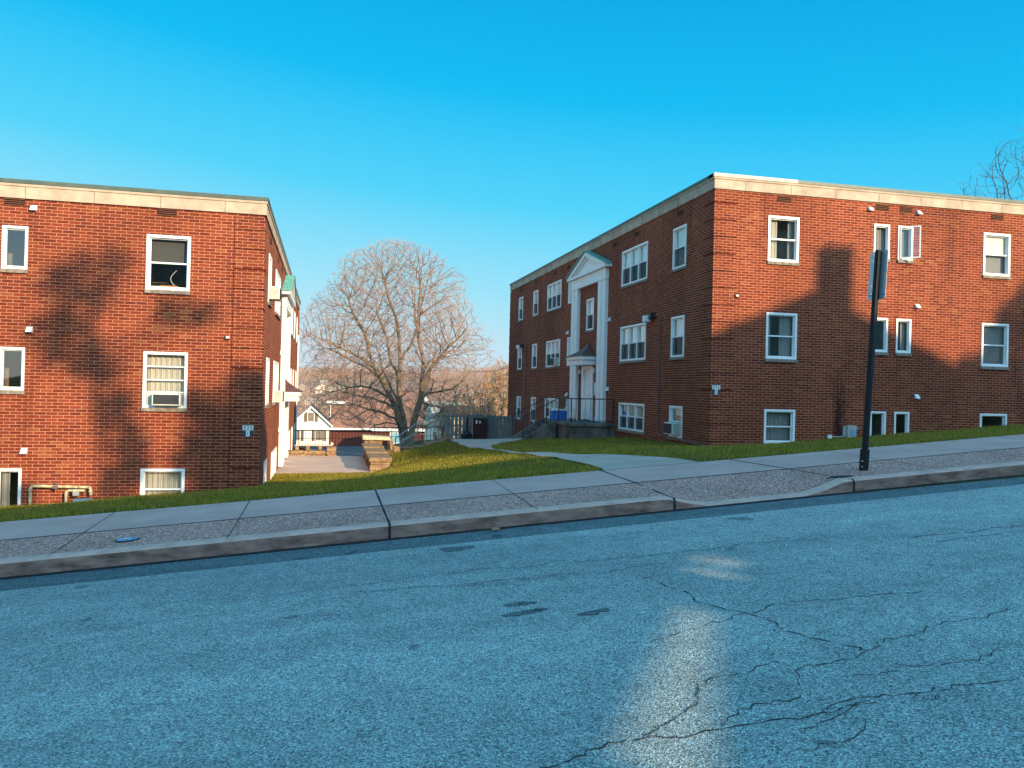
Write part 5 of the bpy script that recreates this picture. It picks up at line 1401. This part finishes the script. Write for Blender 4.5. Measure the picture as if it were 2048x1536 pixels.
# ------------------------------------------------------------------ the other side of the street, behind the camera (its roofs, trees and added panels cast the shade)
def bigbox(name, label, x0, x1, y0, y1, ze, zr, ridge, roofm='darkroof', wallm='housewall', over=.3, chimney=None):
    return gable_house(name, x0, x1, y0, y1, -1.5+.08*x0, ze, zr, M[wallm], M[roofm], label, ridge, over, chimney=chimney)
bigbox('house', 'gabled house across the street with a wide chimney that shadows the right building', 27.9, 36.9, -26, -16, 12.75, 14.65, 'y', chimney=(32.80, 33.72, -16.5, -16.0, 12.5, 16.15), wallm='siding')
bigbox('house', 'long house across the street whose roofline shades the lawn', 17.3, 27.6, -19.3, -16.3, 9.0, 9.95, 'x', wallm='housewall')
bigbox('house', 'tall house across the street at the uphill end', 40.6, 56, -27, -16, 12.7, 15.0, 'x', wallm='siding')
bigbox('house', 'house across the street at the downhill end', -12, 11.85, -24, -16.05, 8.4, 10.4, 'x', wallm='housewall', over=.0)
def sloped(name, label, cat, xs_, zlo, zhi, y0, y1, m):
    A = empty(name, (xs_[0], y0, 0), label, cat); k = MB(); a, b = xs_
    P = [(a, y0, zlo[0]), (b, y0, zlo[1]), (b, y1, zlo[1]), (a, y1, zlo[0]), (a, y0, zhi[0]), (b, y0, zhi[1]), (b, y1, zhi[1]), (a, y1, zhi[0])]
    k.hexa(P); k.build('wall', M[m], A)
sloped('shade_panel_low', 'unseen low panel added to block sun between two houses across the street', 'shade_panel_low', (11.86, 17.4), (-1, -1), (4.0, 4.2), -16.05, -16.0, 'housewall')  # unseen panel added to block low sun under the road's light gap
sloped('shade_panel_high', 'unseen upper panel added to block sun between two houses across the street', 'stair', (11.86, 17.4), (6.55, 6.75), (8.6, 8.6), -16.05, -16.0, 'housewall')  # unseen panel added to block sun above the road's light gap
NW = 'housewall'
def slab(mb, xs_, lo, hi, y0=-4.06, y1=-4.0):
    a, b = xs_; mb.hexa([(a, y0, lo[0]), (b, y0, lo[1]), (b, y1, lo[1]), (a, y1, lo[0]), (a, y0, hi[0]), (b, y0, hi[1]), (b, y1, hi[1]), (a, y1, hi[0])])
Lz = lambda x: .88+.342*(x-5.23)
A = empty('sun_slot_base', (4.4, -4.06, -1.1), 'unseen added panels whose sloping top edge shapes the sunlit streak on the road', 'wall'); k = MB()  # unseen panels added behind the camera; their slot shapes the sunlit road streak
slab(k, (3.9, 5.08), (-1.6, -1.6), (3.0, 3.0)); slab(k, (5.08, 7.55), (-1.6, -1.6), (Lz(5.08)-.07, Lz(7.55)-.025)); slab(k, (7.55, 8.2), (-1.6, -1.6), (3.0, 3.0)); slab(k, (8.2, 8.92), (-1.6, -1.6), (1.83, 2.06)); slab(k, (8.92, 11.2), (-1.6, -1.6), (3.0, 3.0))
k.build('slot_base_panel', M['housewall'], A)
A = empty('sun_slot_top', (5.08, -4.06, 1.2), 'unseen added panels closing the top of the slot that lights the road', 'sun_slot_top'); k = MB()  # added upper half of the same slot, there only to narrow the sunlight
slab(k, (5.08, 7.55), (Lz(5.08)+.07, Lz(7.55)+.025), (3.0, 3.0)); slab(k, (8.2, 8.92), (1.93, 2.16), (3.0, 3.0)); k.build('slot_top_panel', M['housewall'], A)
def leafy(name, label, base, trunk_top, clumps, per_m3=900, size=.11, m='evergreen', tr=.28, lr=.09):
    A = empty(name, base, label, 'tree'); k = MB(); b = Vector(base); t = Vector(trunk_top)
    k.bar(b, t, tr, 9, tr*.45)
    for (x, y, z, r) in clumps: k.bar(b.lerp(t, min(1, max(.3, (z-1.2-b.z)/(t.z-b.z)))), (x, y, z), lr, 6, .02)
    k.build('trunk', M['bark'], A)
    V = []
    for (x, y, z, r) in clumps:
        n = int(per_m3*r**3*4.19*.5)+60
        for _ in range(n):
            d = Vector((random.gauss(0, 1), random.gauss(0, 1), random.gauss(0, 1))).normalized()*r*random.random()**.45
            c = Vector((x, y, z))+d; s1 = Vector((random.gauss(0, 1), random.gauss(0, 1), random.gauss(0, 1))).normalized()*size; s2 = s1.orthogonal().normalized()*size*.6
            V += [c-s1, c+s2, c+s1, c-s2]
    tri_soup('crown', np.array([tuple(v) for v in V]), M[m], A, per=4)
YC = -16
c1_ = [(x, YC, z, r) for x, z, r in ((12.3, 8.5, .5), (13.2, 8.6, .55), (14.2, 8.8, .5), (15.2, 8.7, .6), (16.2, 8.8, .55), (16.9, 9.1, .4))]
leafy('street_tree', 'leafy shrub crown softening the top shadow edge of the added panel across the street', (13.9, YC+.5, -1), (13.9, YC+.5, 8.2), c1_, 330, .10)
c2_ = [(x, YC+.3, z, r) for x, z, r in ((17.6, 10.2, .95), (17.9, 11.1, .95), (17.6, 11.7, .55), (18.6, 10.5, .85), (16.9, 10.6, .7), (16.6, 11.3, .45), (16.4, 10.0, .45), (19.0, 11.0, .45), (16.9, 9.7, .5), (18.4, 9.6, .7))]
leafy('street_tree', 'round evergreen across the street whose crown shades the corner of the left building', (17.8, YC, 0), (17.8, YC+.3, 11.4), c2_, 300, .11)
c3_ = [(x, YC, z, r) for x, z, r in ((14.3, 14.2, .6), (14.9, 14.5, .4), (14.0, 13.4, .5), (14.1, 12.9, .4), (14.6, 12.6, .35), (14.9, 12.1, .33), (15.1, 11.5, .3), (15.3, 10.8, .28), (16.2, 13.5, .45), (16.8, 13.4, .35), (15.4, 10.1, .35), (15.1, 9.6, .4), (13.2, 9.4, .3), (14.4, 12.2, .35), (13.9, 14.0, .5), (13.6, 13.0, .5), (14.6, 13.8, .5), (15.0, 11.2, .42), (15.3, 10.5, .42), (15.5, 9.9, .45), (13.9, 12.4, .35))]
leafy('street_tree', 'tall thin tree across the street that dapples the left building', (15.6, YC, 0), (14.5, YC, 13.6), c3_, 110, .09, tr=.11, lr=.03)
c4_ = [(x, YC, z, r) for x, z, r in ((38.5, 13.2, .75), (39.2, 14.3, .8), (38.6, 14.0, .55), (39.9, 15.0, .8), (40.8, 15.4, .9), (38.3, 12.3, .8), (39.4, 12.4, 1.0), (40.3, 13.6, 1.0), (38.1, 11.5, .8), (41.8, 15.2, 1.0))]
leafy('street_tree', 'big evergreen across the street at the uphill end', (39.6, YC, 1), (39.6, YC, 14.6), c4_, 300, .11)

k = MB(); a_, b_ = Vector(at(940, 744, 57)), Vector(at(1030, 732, 57)); k.tube([a_.lerp(b_, i/10)-Vector((0, 0, .12*math.sin(PI*i/10))) for i in range(11)], .018, 4)
tag(k.build('overhead_wire', M['iron']), 'thin overhead wire crossing the sky right of the big tree', 'wire')
# ------------------------------------------------------------------ air
k = MB(); k.box(-700, 1300, -160, 1260, -26, 34)
hz = bpy.data.materials.new('haze'); hz.use_nodes = True; t = hz.node_tree; t.nodes.clear()
pv = t.nodes.new('ShaderNodeVolumePrincipled'); pv.inputs['Density'].default_value = .00019; pv.inputs['Color'].default_value = (.80, .88, 1, 1); pv.inputs['Anisotropy'].default_value = .3
o_ = t.nodes.new('ShaderNodeOutputMaterial'); t.links.new(pv.outputs[0], o_.inputs['Volume'])
tag(k.build('haze', hz), 'thin pale haze over the far hills', 'haze', kind='stuff')
